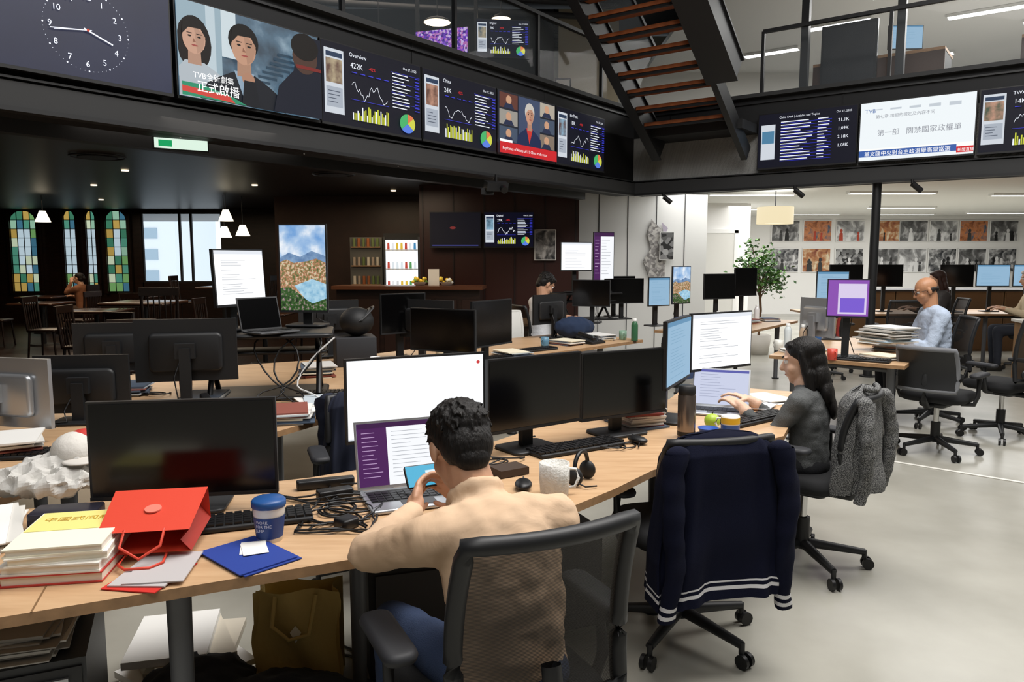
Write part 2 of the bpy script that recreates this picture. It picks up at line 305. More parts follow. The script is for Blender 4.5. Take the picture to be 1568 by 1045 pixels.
def laptop(name,x,y,z,th,fn,w=.31,d=.21,ang=20,body=None):
    body=body or SILV; mb=MB(); mb.rbox((0,0,.009),(w,d,.014),body,.012); mb.box((0,.025,.0165),(w*.88,d*.5,.002),BLK2); mb.box((0,-.065,.0165),(w*.34,d*.26,.0015),GREYM)
    for i in range(12):
        for j in range(4): mb.box((-w*.41+i*w*.0745,-.018+j*.024,.0185),(w*.06,.019,.002),BLK)
    mb.T=Matrix.Translation((0,d/2,.015))@Matrix.Rotation(rad(-ang),4,'X'); mb.box((0,.004,d*.5),(w,.006,d),body)
    p=Panel(mb,-w/2+.007,0,.01,w-.014,d-.018,.0004); fn(p); return mb.obj(name,(x,y,z),th,recalc=False)
def keyboard(name,x,y,z,th,w=.44,d=.14):
    mb=MB(); mb.rbox((0,0,.010),(w,d,.016),BLK2,.01)
    for j in range(5):
        n=18 if w>.4 else 14
        for i in range(n): mb.box((-w/2+w/n*(i+.5),-d/2+.02+j*(d-.035)/4.4,.022),(w/n*.8,.018,.007),BLK)
    return mb.obj(name,(x,y,z),th)
def mouse(name,x,y,z,th=0,mat=BLK):
    mb=MB(); mb.sph((0,0,.018),(.031,.055,.017),mat); mb.box((0,.025,.034),(.004,.02,.004),GREYM); return mb.obj(name,(x,y,z),th)
def mug(name,x,y,z,mat,r=.04,h=.09,th=0,band=None):
    mb=MB(); mb.lathe([(0,0),(r*.86,0),(r*.92,.006),(r,h*.5),(r,h),(r*.93,h),(r*.9,.01),(0,.01)],(0,0,0),mat)
    mb.tube([(r*.95,0,h*.8),(r*1.45,0,h*.78),(r*1.65,0,h*.5),(r*1.4,0,h*.24),(r*.93,0,h*.22)],.0055,mat)
    if band:
        for z0,z1,bm in band: mb.lathe([(r*1.02,z0),(r*1.02,z1)],(0,0,0),bm)
    return mb.obj(name,(x,y,z),th)
def papers(name,x,y,z,th,n=6,w=.22,d=.30,cols=('#e4e3df','#d7d5cf','#f0efec'),t=.004,j=.02,rot=.12):
    mb=MB(); zz=0
    for i in range(n):
        tt=t*random.uniform(.6,1.4); mb.box((random.uniform(-j,j),random.uniform(-j,j),zz+tt/2),(w*random.uniform(.9,1),d*random.uniform(.9,1),tt),M(random.choice(cols),.7),e=(0,0,random.uniform(-rot,rot))); zz+=tt+.0006
    return mb.obj(name,(x,y,z+.001),th)
def bottle(name,x,y,z,mat,capm,r=.032,h=.22):
    mb=MB(); mb.lathe([(0,0),(r,0),(r*1.02,.01),(r*1.02,h*.7),(r*.8,h*.82),(r*.5,h*.88),(r*.5,h*.9)],(0,0,0),mat); mb.lathe([(r*.56,h*.88),(r*.56,h),(0,h)],(0,0,0),capm); return mb.obj(name,(x,y,z))
def phone(name,x,y,z,th):
    mb=MB(); mb.add([(-.1,-.1,0),(.1,-.1,0),(.1,.1,0),(-.1,.1,0),(-.1,-.1,.02),(.1,-.1,.02),(.1,.1,.07),(-.1,.1,.07)],[(0,3,2,1),(4,5,6,7),(0,1,5,4),(1,2,6,5),(2,3,7,6),(3,0,4,7)],BLK2)
    mb.rbox((-.06,0,.075),(.045,.2,.03),BLK,.015,e=(.25,0,0)); mb.box((.04,.05,.064),(.09,.06,.004),M('#6f7f78',.3),e=(.25,0,0))
    for i in range(3):
        for j in range(4): mb.box((.01+i*.03,-.07+j*.022,.03+j*.0055),(.02,.014,.006),GREYM,e=(.25,0,0))
    return mb.obj(name,(x,y,z),th)
def cables(boxes,n,z=.745,r=.0035,seg=34,mats=(BLK,)):
    mb=MB(); x0,x1,y0,y1=boxes
    for k in range(n):
        x,y=random.uniform(x0,x1),random.uniform(y0,y1); a=random.uniform(0,6.28); pts=[]; cv=random.uniform(.05,.35)
        for i in range(seg):
            a+=(cv+random.uniform(-.12,.12))*(1 if k%2 else -1)
            nx,ny=x+.018*math.cos(a),y+.018*math.sin(a)
            if not(x0<nx<x1 and y0<ny<y1): a+=.6
            x=min(x1,max(x0,nx)); y=min(y1,max(y0,ny)); pts.append((x,y,z+.005*(1+math.sin(i*.3+k))))
        mb.tube(pts,r,mats[k%len(mats)],6)
    return mb
# ---------------------------------------------------------------- chairs
def chair(name,x,y,rz,style='mesh',arms=True,seatm=None,backm=None,top=.98,bw=.225,frame=None,base_rot=0,lumbar=True,rim_r=.018):
    fr=frame or PLA; sm=seatm or FABK; mb=MB()
    for k in range(5):
        a=k*2*pi/5+base_rot; dx,dy=math.cos(a),math.sin(a)
        mb.cyl((dx*.03,dy*.03,.115),(dx*.30,dy*.30,.085),.026,fr,.017,n=8); mb.cyl((dx*.30,dy*.30,.05),(dx*.30,dy*.30,.095),.012,fr,n=8)
        px,py=-dy,dx
        for q in(-.017,.017): mb.cyl((dx*.315+px*(q-.008),dy*.315+py*(q-.008),.029),(dx*.315+px*(q+.008),dy*.315+py*(q+.008),.029),.028,BLK,n=14)
    mb.cyl((0,0,.09),(0,0,.25),.035,fr); mb.cyl((0,0,.25),(0,0,.39),.02,CHRO); mb.rbox((0,0,.405),(.2,.26,.05),fr,.04)
    mb.rbox((0,.02,.465),(.49,.47,.075),sm,.12)
    mb.tube([(0,-.1,.40),(0,-.22,.40),(0,-.285,.46),(0,-.29,.6),(0,-.275,.66)],.024,fr,8)
    zb=.54
    def back(u,v):
        xx=(u-.5)*2; z=zb+(top-zb)*v; w=bw*(1-.10*v*v-.08*(1-v)); return (xx*w, -.235-.05*v*v-.035*(1-xx*xx)+.02*math.sin(v*3.1),z)
    if style=='mesh':
        mb.grid(back,14,14,backm or MESHM)
        rim=[back(0,j/14) for j in range(15)]+[back(i/14,1) for i in range(1,15)]+[back(1,1-j/14) for j in range(1,15)]+[back(1-i/14,0) for i in range(1,15)]
        mb.tube(rim,rim_r,fr,8)
        if lumbar: mb.rbox((0,-.275,.60),(bw*1.7,.07,.018),fr,.03,e=(pi/2,0,0))
    else:
        for off,mm in((0,backm or sm),(-.035,fr)):
            mb.grid(lambda u,v:(back(u,v)[0],back(u,v)[1]+off,back(u,v)[2]),12,12,mm)
        rim=[back(0,j/12) for j in range(13)]+[back(i/12,1) for i in range(1,13)]+[back(1,1-j/12) for j in range(1,13)]+[back(1-i/12,0) for i in range(1,13)]
        mb.tube([(a,b-.017,c) for a,b,c in rim],.02,backm or sm,8)
    if arms:
        for s in(-1,1):
            mb.tube([(s*.18,-.02,.42),(s*.27,-.03,.43),(s*.295,-.03,.5),(s*.29,-.02,.64)],.017,fr,8); mb.rbox((s*.285,.01,.655),(.085,.26,.032),M('#26272b',.6),.035)
    return mb.obj(name,(x,y,0),rz)
def garment(name,x,y,rz,mat,stripe=None,z0=.30,z1=.95,w=.26,d=.07,sleeves=True,cy=-.275,seed=1,slz=None,fold=.016,w1=None,collar=True,srad=.062):
    r=random.Random(seed); ph=[r.uniform(0,6.28) for _ in range(6)]; mb=MB(); w1=w1 or w; slz=slz or z0
    def f(u,v):
        a=u*2*pi; z=z1+(z0-z1)*v; s=min(1,(v*9)**.5) if v<.11 else 1
        ww=(w*.86+(w1-w*.86)*min(1,v*1.4))*(.84+.16*s); dd=d*(.25+.75*s)*(1+.5*v)
        c,sn=math.cos(a),math.sin(a); q=.55
        X=ww*abs(c)**q*(1 if c>0 else -1); Y=dd*abs(sn)**q*(1 if sn>0 else -1)
        am=fold*(.25+v); fo=am*(math.sin(a*7+ph[0]+v*2)+.6*math.sin(a*13+ph[1]-v*3)+.4*math.sin(v*14+a*3+ph[3])+.35*math.sin(a*23+v*6))
        return (X*(1+fo*.6),cy+Y+fo*(1 if sn>0 else -1),z+.02*math.cos(a*2+ph[2])*v-.03*(abs(c)**2)*(1-v))
    mf=(lambda u,v: stripe if stripe and (.885<v<.905 or .925<v<.945) else mat)
    mb.grid(f,96,90,mat,mf)
    mb.grid(lambda u,v:(lambda p:(p[0]*(v*1.0),cy+(p[1]-cy)*v,p[2]+.012*(1-v)))(f(u,0)),96,3,mat)
    if collar: mb.tube([(w*.42*math.cos(a*pi/12),cy-.03-.035*math.sin(a*pi/12),z1+.002-.012*math.sin(a*pi/12)) for a in range(13)],.013,mat,8)
    if sleeves:
        for s in(-1,1):
            x0=s*w*.80; n=40
            def g(u,v,s=s,x0=x0):
                a=u*2*pi; rr=srad*(1-.30*v)*(1+.10*math.sin(a*3+v*17+ph[4])+.05*math.sin(v*40)); cxx=x0+s*.035*math.sin(v*1.6)+.015*math.sin(v*6+ph[5])*s
                return (cxx+rr*.8*math.cos(a),cy-d*.9-.012-.03*math.sin(v*3)+rr*.65*math.sin(a),z1-.05+(slz-z1+.02)*v)
            mb.grid(g,18,n,mat,(lambda u,v: stripe if stripe and (.90<v<.925 or .95<v<.975) else mat))
            mb.sph((x0,cy-d*.9-.01,z1-.055),(srad*.8,srad*.62,.03),mat)
    return mb.obj(name,(x,y,0),rz,recalc=False)
# ---------------------------------------------------------------- people
def remesh(o,vx,sm=4,fac=.5,disp=0,dscale=.1,tex='CLOUDS',flat=False):
    m=o.modifiers.new('remesh','REMESH'); m.mode='VOXEL'; m.voxel_size=vx; m.use_smooth_shade=not flat
    s=o.modifiers.new('smooth','SMOOTH'); s.factor=fac; s.iterations=sm
    if disp:
        t=bpy.data.textures.new('folds',tex); t.noise_scale=dscale
        if tex=='CLOUDS': t.noise_depth=2
        d=o.modifiers.new('folds','DISPLACE'); d.texture=t; d.strength=disp; d.mid_level=.5
    return o
def hand(mb,w,f,n,side,curl=.5,mat=SKIN,k=1.0,thumb=1):
    w=Vector(w);f=Vector(f).normalized();n=Vector(n).normalized();t=f.cross(n).normalized()*side
    R=Matrix((t,f,n)).transposed()
    mb.sph(w+f*.045*k,(.040*k,.05*k,.017*k),mat,R=R); mb.sph(w+f*.07*k,(.041*k,.025*k,.014*k),mat,R=R); mb.cap(w-f*.02,w+f*.03,.026*k,.027*k,mat)
    for i,(o,l) in enumerate(((.030,.078),(.010,.086),(-.011,.080),(-.030,.062))):
        p=w+f*.08*k+t*o*k; d=f.copy()
        for sgm,(fr,rr) in enumerate(((.45,.0088),(.32,.008),(.23,.0072))):
            ang=curl*(.7 if sgm==0 else 1.0)*(1+.08*i); d=(d*math.cos(ang)+n*math.sin(ang)).normalized()
            q=p+d*l*fr*k; mb.cap(p,q,rr*k,rr*.93*k,mat,n=8); p=q
    p=w+f*.025*k+t*.03*k
    d=(f*.65+t*.75*thumb+n*.35).normalized()
    q=p+d*.038*k; mb.cap(p,q,.0125*k,.0105*k,mat,n=8); d2=(f*.9+t*.15+n*.45).normalized(); mb.cap(q,q+d2*.03*k,.0098*k,.008*k,mat,n=8)
def head(root,c,f,up,hair='short',hcol='#0d0b0b',skin=SKIN,k=1.0,neck=None,glasses=False,vx=.005):
    c=Vector(c);f=Vector(f).normalized();up=Vector(up);up=(up-f*up.dot(f)).normalized();s=f.cross(up).normalized()
    R=Matrix((s,f,up)).transposed(); P=lambda x,y,z:c+R@Vector((x*k,y*k,z*k)); S=lambda x,y,z:(x*k,y*k,z*k)
    mb=MB(); mb.sph(P(0,-.012,.03),S(.074,.092,.085),skin,20,14,R); mb.sph(P(0,.025,-.03),S(.058,.066,.082),skin,18,12,R); mb.sph(P(0,.052,-.085),S(.030,.028,.024),skin,12,8,R)
    for q in(-1,1): mb.sph(P(q*.035,.048,-.03),S(.026,.03,.028),skin,12,8,R); mb.sph(P(q*.077,-.008,-.005),S(.009,.018,.031),skin,10,8,R); mb.sph(P(q*.03,.073,.03),S(.024,.012,.009),skin,10,6,R)
    mb.cap(P(0,.083,.012),P(0,.102,-.022),.009*k,.013*k,skin); mb.sph(P(0,.088,-.027),S(.019,.012,.010),skin,10,6,R); mb.sph(P(0,.079,-.055),S(.024,.013,.011),skin,10,6,R)
    if neck: mb.cap(P(0,-.028,-.05),neck,.054*k,.062*k,skin)
    o=mb.obj('head_and_neck',parent=root); remesh(o,vx,4)
    e=MB()
    for q in(-1,1):
        e.sph(P(q*.03,.072,.010),.0125*k,EYEW); e.sph(P(q*.03,.0795,.010),.0065*k,EYEB); e.box(P(q*.031,.087,.034),S(.032,.006,.006),M(hcol,.8),e=R.to_euler())
    e.sph(P(0,.088,-.055),S(.021,.006,.0035),LIP,10,6,R)
    if glasses:
        for q in(-1,1):
            e.tube([P(q*.032+.024*math.cos(a*pi/8),.096,.008+.018*math.sin(a*pi/8)) for a in range(17)],.0018,BLK); e.tube([P(q*.056,.096,.012),P(q*.078,.0,.012)],.0018,BLK)
    e.obj('face_features',parent=root)
    HM=ramp_mat('mat_hair','ShaderNodeTexNoise',160,[(.3,hcol),(.8,'#1d1815' if hair!='grey' else '#c9c6c2')],rough=.55,stretch=(1,1,.12),bump=1.0,spec=.3)
    h=MB()
    if hair in('short','grey'):
        h.sph(P(0,-.020,.050),S(.080,.091,.077),HM,24,16,R); h.sph(P(0,-.050,.0),S(.074,.058,.075),HM,20,14,R); h.sph(P(0,-.068,-.045),S(.050,.032,.040),HM,16,10,R); h.sph(P(0,.045,.083),S(.058,.036,.026),HM,14,10,R)
        for q in(-1,1): h.sph(P(q*.066,-.012,.028),S(.014,.042,.036),HM,12,8,R)
        rr=random.Random(2)
        for i in range(260):   # fine short tufts lying along the scalp from the crown
            th_=rr.uniform(0,6.28); ph_=rr.uniform(.05,1.75); d=Vector((math.sin(ph_)*math.cos(th_),math.sin(ph_)*math.sin(th_),math.cos(ph_)))
            if d.y>.7: continue
            tg=Vector((math.cos(ph_)*math.cos(th_),math.cos(ph_)*math.sin(th_),-math.sin(ph_)))
            b_=Vector((d.x*.077,-.022+d.y*.088,.048+d.z*.074)); t_=b_+d*.004+tg*.020+Vector((rr.uniform(-.006,.006),rr.uniform(-.006,.006),0)); h.cap(P(*b_),P(*t_),.0055*k,.003*k,HM,6)
        o=h.obj('hair',parent=root); remesh(o,.0036,1,.4)
    elif hair=='fringe':
        for q in(-1,1): h.sph(P(q*.064,-.03,.0),S(.017,.045,.024),HM,12,8,R)
        h.sph(P(0,-.085,-.01),S(.055,.022,.03),HM,12,8,R); o=h.obj('hair',parent=root); remesh(o,.006,2)
    elif hair=='long':
        h.sph(P(0,-.022,.046),S(.083,.094,.078),HM,24,16,R); h.sph(P(0,-.055,-.01),S(.080,.062,.085),HM,20,14,R); h.sph(P(0,.04,.086),S(.056,.032,.022),HM,14,10,R)
        for q in(-1,1):
            h.cap(P(q*.070,-.004,.045),P(q*.076,-.015,-.06),.019*k,.026*k,HM); h.cap(P(q*.076,-.02,-.06),P(q*.082,-.02,-.17),.028*k,.024*k,HM)
        h.sph(P(0,-.07,-.09),S(.094,.050,.10),HM,20,14,R); h.sph(P(0,-.085,-.17),S(.10,.040,.09),HM,20,14,R); h.sph(P(0,-.10,-.24),S(.075,.026,.07),HM,20,14,R)
        o=h.obj('hair',parent=root); remesh(o,.0055,3,.5)
    elif hair=='bun':
        h.sph(P(0,-.022,.048),S(.080,.092,.077),HM,24,16,R); h.sph(P(0,-.06,.0),S(.072,.05,.07),HM,20,14,R); h.sph(P(0,-.12,.02),.035*k,HM); o=h.obj('hair',parent=root); remesh(o,.006,3)
    return o
def person(name,x,y,rz,J=None,shirt='#888888',pants='#20242e',hair='short',hcol='#0d0b0b',skin=SKIN,scale=1,face=(0,1,-.15),up=(0,.1,1),glasses=False,bk=1.0,sleeve=1.0,shoes='#16130f',shirtmat=None,far=False,hands=None,z=0,collar=False,folds=.020,fscale=.055):
    root=empty(name,(x,y,z),rz); root.scale=(scale,)*3
    D=dict(pel=(0,0,.53),chest=(0,.02,.80),neck=(0,.035,1.0),head=(0,.075,1.13),
      sL=(-.175,.02,.93),sR=(.175,.02,.93),eL=(-.23,.12,.70),eR=(.23,.12,.70),wL=(-.14,.34,.765),wR=(.14,.34,.765),
      kL=(-.12,.40,.50),kR=(.12,.40,.50),aL=(-.12,.38,.09),aR=(.12,.38,.09))
    if J: D.update(J)
    V={k:Vector(v) for k,v in D.items()}; sm=shirtmat or M(shirt,.85,bump=.35,bs=90); vx=.02 if far else .011
    mb=MB(); ax=(V['sR']-V['sL']).normalized()
    prof=[(0,.165,.125),(.25,.155,.118),(.5,.162,.118),(.75,.172,.12),(1,.155,.105)]
    A,B,C=V['pel'],V['chest'],(V['sL']+V['sR'])/2
    for i in range(11):
        t=i/10; c=A*(1-t)**2+B*2*t*(1-t)+C*t*t; k=t*4; j=min(3,int(k)); q=k-j; w=prof[j][1]*(1-q)+prof[j+1][1]*q; d=prof[j][2]*(1-q)+prof[j+1][2]*q
        upv=(C-A).normalized(); fy=upv.cross(ax).normalized(); R=Matrix((ax,fy,upv)).transposed(); mb.sph(c,(w*bk,d*bk,.075),sm,18,10,R)
    mb.cap(C+Vector((0,0,.0)),V['neck']-Vector((0,0,.01)),.085*bk,.058,sm)
    for s in'LR':
        S_,E_,W_=V['s'+s],V['e'+s],V['w'+s]; mb.cap(C*.6+S_*.4,S_,.085*bk,.066*bk,sm)
        mb.cap(S_,E_,.064*bk,.05*bk,sm); we=E_+(W_-E_)*(sleeve*.93 if sleeve>.3 else 0)
        if sleeve>.3: mb.cap(E_,we,.05*bk,.037*bk,sm)
    if collar:
        n=V['neck']; mb.T=Matrix.Translation(n)@(V['head']-n).to_track_quat('Z','Y').to_matrix().to_4x4()
        mb.tube([(.064*math.cos(a*pi/10),.064*math.sin(a*pi/10),.0+.006*math.sin(a*pi/10)) for a in range(21)],.016,sm,8)
        mb.tube([(.066*math.cos(a*pi/10),.066*math.sin(a*pi/10),.018) for a in range(21)],.009,sm,8); mb.T=Matrix()
    o=mb.obj('shirt',parent=root); remesh(o,vx,5 if not far else 3,.5,folds if not far else .012,fscale)
    mb=MB(); pm=M(pants,.9,bump=.3,bs=300)
    mb.sph(V['pel']+Vector((0,.0,-.02)),(.170*bk,.135*bk,.10),pm)
    for s,q in(('L',-1),('R',1)):
        h=V['pel']+Vector((q*.085,.04,-.02)); mb.cap(h,V['k'+s],.085*bk,.062,pm); mb.cap(V['k'+s],V['a'+s],.06,.043,pm)
    o=mb.obj('trousers',parent=root); remesh(o,.016,4,.5,.012,.08)
    mb=MB(); shm=M(shoes,.4)
    for s in'LR':
        a=V['a'+s]; mb.cap(a+Vector((0,-.03,-.05)),a+Vector((0,.15,-.058)),.038,.032,shm); mb.cap(a+Vector((0,0,-.0)),a+Vector((0,0,-.05)),.036,.038,shm)
    o=mb.obj('shoes',parent=root); remesh(o,.01,3)
    mb=MB()
    for s,q in(('L',1),('R',-1)):
        E_,W_=V['e'+s],V['w'+s]; f=(W_-E_).normalized(); mb.cap(E_+(W_-E_)*(max(0,sleeve*.85) if sleeve>.3 else 0),W_,.034 if sleeve>.3 else .043,.026,skin)
        if sleeve<=.3: mb.cap(V['s'+s].lerp(E_,.5),E_,.045,.043,skin)
        if hands: ff,nn,cc=hands[s]; hand(mb,W_,ff,nn,q,cc,skin)
        else: hand(mb,W_,(f+Vector((0,.4,-.1))),(0,-.1,-1),-q,.35,skin)
    o=mb.obj('hands',parent=root); remesh(o,.0042 if not far else .006,2,.4)
    head(root,V['head'],face,up,hair,hcol,skin,1.0,V['neck'],glasses,vx=.0055 if far else .0045)
    return root
# ================================================================= CAMERA
cam=bpy.data.cameras.new('camera'); cam.sensor_width=36; cam.lens=36*1163/1568; co=bpy.data.objects.new('camera',cam); COL.objects.link(co)
co.location=(0,0,1.55); co.rotation_euler=(rad(90-6.26),0,0); SC.camera=co; cam.clip_end=300
# ================================================================= SHELL
A=Vector((.601,.799)); B=Vector((.799,-.601)); CR=Vector((1.86,11.85)); TA=math.atan2(A.y,A.x); TB=math.atan2(B.y,B.x)
def slab(name,poly,z0,z1,mat,side=None): return MB().prism(poly,z0,z1,mat,side).obj(name)
FLOOR=ramp_mat('mat_floor_resin','ShaderNodeTexNoise',1.6,[(.3,'#96948a'),(.55,'#a4a298'),(.75,'#aeaca2')],rough=.27)
slab('floor',[(-14,-6),(17,-6),(17,24),(-14,24)],-.1,0,FLOOR)
LS=CR-A*15; RS=CR+B*13
slab('floor_pub',[(LS.x,LS.y),(CR.x,CR.y),(1.2,13),(-1.5,18.2),(-14,18.2),(-14,LS.y)],.001,.006,DWOOD)
p=Vector((2.80,5.75)); mb=MB(); mb.box((0,0,.003),(6.0,.035,.003),M('#e6e4dc',.4)); mb.obj('floor_marking_line',(p.x+2.2,p.y-1.9,0),TB+rad(-4))
CEILW=M('#dededa',.8)
slab('ceiling',[(-14,-6),(17,-6),(17,24),(-14,24)],6.9,7.0,M('#2a2a2b',.8))
slab('ceiling_pub',[(LS.x,LS.y),(CR.x,CR.y),(1.6,24),(-14,24),(-14,LS.y)],2.68,3.35,M('#221f1e',.42))
slab('ceiling_office',[(CR.x,CR.y),(RS.x,RS.y),(17,RS.y),(17,24),(1.6,24)],2.68,3.35,CEILW)
slab('floor_upper_office',[(CR.x+.4,CR.y+.4),(RS.x,RS.y+.4),(17,RS.y),(17,19),(1.6,19)],3.36,3.62,M('#6a6864',.6))
def fascia(name,P,d,t0,t1):
    mb=MB(); L=t1-t0
    mb.box((L/2,.15,3.13),(L,.30,1.26),FASC); mb.box((L/2,-.03,2.60),(L,.06,.16),FASC2); mb.box((L/2,-.02,2.505),(L,.1,.03),STEEL)
    mb.box((L/2,-.02,3.755),(L,.12,.05),FASC2); mb.box((L/2,-.012,3.66),(L,.03,.02),STEEL); mb.box((L/2,-.04,2.70),(L,.08,.015),STEEL)
    for i in range(int(L/2.4)): mb.box((i*2.4+.6,-.002,3.6),(.008,.01,.3),BLK)
    o=P+d*t0; return mb.obj(name,(o.x,o.y,0),math.atan2(d.y,d.x))
fascia('wall_left_fascia',CR,A,-15,0); fascia('wall_right_fascia',CR,B,0,13)
q=CR-A*15+Vector((-A.y,A.x))*.55; mb=MB(); mb.box((7.2,0,2.56),(14.4,.12,.26),STEEL); mb.box((7.2,-.35,2.64),(14.4,.04,.05),FASC2); mb.obj('trim_1',(q.x,q.y,0),TA)
WG=M('#8a8884',.8)
MB().box((1.5,-6.05,3.5),(31,.1,7),WG).obj('wall_back'); MB().box((-14.05,9,3.5),(.1,30,7),M('#2a2625',.8)).obj('wall_left'); MB().box((17.05,9,3.5),(.1,30,7),WG).obj('wall_right')
OW=M('#eae9e6',.75)
mb=MB(); mb.box((3.6,16.05,1.34),(2.6,.1,2.68),OW); mb.obj('wall_office_door_side')
mb=MB(); mb.box((4.95,18.6,1.34),(.1,5,2.68),OW); mb.obj('wall_office_return')
mb=MB(); mb.box((11.0,21.05,1.34),(12,.1,2.68),OW); mb.obj('wall_photo_gallery')
mb=MB(); mb.box((0,0,1.03),(.82,.04,2.06),M('#d2d1cb',.5)); mb.box((-.45,0,1.06),(.08,.06,2.12),WHT); mb.box((.45,0,1.06),(.08,.06,2.12),WHT); mb.box((0,0,2.10),(.98,.06,.08),WHT); mb.cyl((.32,-.06,1.0),(.32,-.02,1.0),.02,CHRO); mb.box((.28,-.06,1.0),(.1,.015,.02),CHRO); mb.obj('door_1',(4.22,15.965,0))
mb=MB(); mb.box((.15,0,1.34),(2.5,.08,2.68),M('#d2d2cf',.6))
for i in range(5): mb.box((-1+.5*i,-.045,1.34),(.012,.01,2.68),GREYM)
mb.obj('wall_partition',(1.95,13.0,0),rad(8))
mb=MB(); p=Panel(mb,0,0,0,.45,1.0,.003); MAPM=ramp_mat('mat_map','ShaderNodeTexVoronoi',22,[(.3,'#b8b5b0'),(.55,'#959290'),(.8,'#6f6c6a')],rough=.7)
p.poly([(.35,1),(.75,.82),(.62,.6),(.95,.4),(.9,0),(.3,.02),(.05,.3),(.35,.5),(.2,.75)],MAPM); p.poly([(.75,.95),(1,.85),(.85,.7)],M('#a29aa8',.7)); mb.obj('wall_map_art',(2.2,12.955,1.2),rad(8))
mb=MB()
mb.box((-11.4,18.25,1.34),(5.2,.1,2.68),DWOOD); mb.box((-4.2,18.25,1.34),(5.4,.1,2.68),DWOOD); mb.box((-7.85,18.25,.48),(1.95,.1,.96),DWOOD); mb.box((-7.85,18.25,2.65),(1.95,.1,.1),DWOOD); mb.obj('wall_pub_far')
MAR=M('#34160f',.35); mb=MB(); mb.box((-.2,12.1,1.34),(2.5,.12,2.68),MAR)
for i in range(6): mb.box((-1.4+i*.48,12.03,1.34),(.02,.02,2.6),M('#1c0c0a',.4))
mb.obj('wall_bar_side')
mb=MB(); mb.box((-2.9,14.3,1.34),(3.0,.1,2.68),M('#3a2418',.4,var=.2,vs=5)); mb.obj('wall_bar_back')
mb=MB() 
for x in(-.95,-.05,.22,.95): mb.box((x,0,.82),(.05,.06,1.64),BLK2)
for z in(0,1.64): mb.box((0,0,z),(1.95,.08,.05),BLK2)
mb.box((0,.01,.82),(1.9,.01,1.6),GLASS); mb.obj('window_1',(-7.85,18.25,.97))
def building(x,y,w,d,h,col):
    mb=MB(); mb.box((0,0,h/2-12),(w,d,h),M(col,.7))
    for i in range(int(h/1.6)):
        for j in range(int(w/2)): mb.box((-w/2+1+j*2,-d/2-.03,-11+i*1.6),(1.3,.06,.8),M('#9fb4c2',.3))
    mb.obj('apartment_tower',(x,y,0))
building(-30,62,9,8,44,'#e6ebee'); building(-20,80,12,8,50,'#dce4e9'); building(-41,75,9,8,40,'#e2e8ec')
cols=['#4e8f7a','#8fb8a0','#c9d6b8','#3f6f86','#6f9f60','#3d7a60','#b89a50']
def stained(n,x,w,y=18.15,z=.75,h=1.9):
    r=random.Random(n); mb=MB(); nx=max(2,int(w/.14)); nz=9
    for i in range(nx):
        for j in range(nz):
            clear=2<=j<=6 and (0<i<nx-1 or nx==2); c='#c6dbe6' if clear and r.random()<.8 else r.choice(cols); mb.box((-w/2+w/nx*(i+.5),0,h/nz*(j+.5)),(w/nx-.012,.01,h/nz-.012),E(c,.75 if j<7 else .9))  # panes emit light themselves, standing in for daylight through the glass
    for i in range(nx+1): mb.box((-w/2+w/nx*i,-.01,h/2),(.014,.02,h),BLK)
    for j in range(nz+1): mb.box((0,-.01,h/nz*j),(w,.02,.014),BLK)
    for s in(-1,1): mb.box((s*(w/2+.04),-.02,h/2),(.08,.08,h+.1),DWOOD)
    for s in(-1,1): mb.add([(s*w/2,-.03,h+.02),(s*w/2,-.03,h-.28),(s*w*.42,-.03,h-.12),(s*w*.25,-.03,h-.03),(0,-.03,h+.02)],[(0,1,2,3,4)],DWOOD)
    mb.obj('window_%d'%n,(x,y,z))
stained(2,-11.55,.62); stained(3,-10.45,.28); stained(4,-9.95,.22); stained(5,-9.35,.5)
mb=MB(); mb.cyl((0,0,0),(0,0,2.5),.055,STEEL,n=20); mb.cyl((0,0,0),(0,0,.02),.1,STEEL); mb.obj('steel_column',(4.66,9.85,0))
# ================================================================= WALL TVs
def onA(t): return CR+A*t
def onB(t): return CR+B*t
NA=Vector((A.y,-A.x))*.12; NB=Vector((-A.x,-A.y))*.12
z0=2.74; TH=.74; tA0=-7.42
lst=[(c_clock,-1.36,1.33),(c_drama,0,1.33),(lambda p:c_dash(p,'Overview','422K',1),1.35,1.27),(lambda p:c_dash(p,'China','24K',2),2.64,1.22),(c_news,3.88,1.20),(lambda p:c_dash(p,'Biz Desk','18K',4),5.10,1.22)]
for fn,t,ww in lst:
    q=onA(tA0+t)+NA; wall_tv('wall_display',q.x,q.y,z0,ww,TH,TA,fn)
for fn,t,ww in[(c_topics,1.95,1.27),(c_cnnews,3.24,1.27),(lambda p:c_dash(p,'TWA Desk | Overview','14K',6),4.53,1.27)]:
    q=onB(t)+NB; wall_tv('wall_display',q.x,q.y,z0,ww,TH,TB,fn)
def spot(x,y,z=2.47,th=0):
    mb=MB(); mb.cyl((0,0,0),(0,0,-.05),.02,BLK); mb.cyl((0,0,-.05),(.10,-.05,-.14),.035,BLK); mb.cyl((.10,-.05,-.14),(.103,-.0515,-.143),.028,E('#cfc8b8',.5)); mb.obj('track_spotlight',(x,y,z),th)
for t in(-8.6,-7.3,-6.1,-4.9,-3.3): q=onA(t)+Vector((A.y,-A.x))*-.25; spot(q.x,q.y,2.66,.4)
for t in(.6,2.5,3.9,6): q=onB(t); spot(q.x-.1,q.y-.1,2.5,.4)
mb=MB(); mb.box((0,0,0),(.42,.04,.10),BLK2); mb.box((0,-.022,0),(.40,.004,.08),E('#dff5e4',1)); mb.box((-.12,-.025,0),(.1,.003,.05),E('#1fa060',1)); mb.cyl((0,0,.05),(0,0,.16),.008,BLK); q=onA(-7.35); mb.obj('exit_sign',(q.x-.12,q.y+.3,2.46),TA-.35)
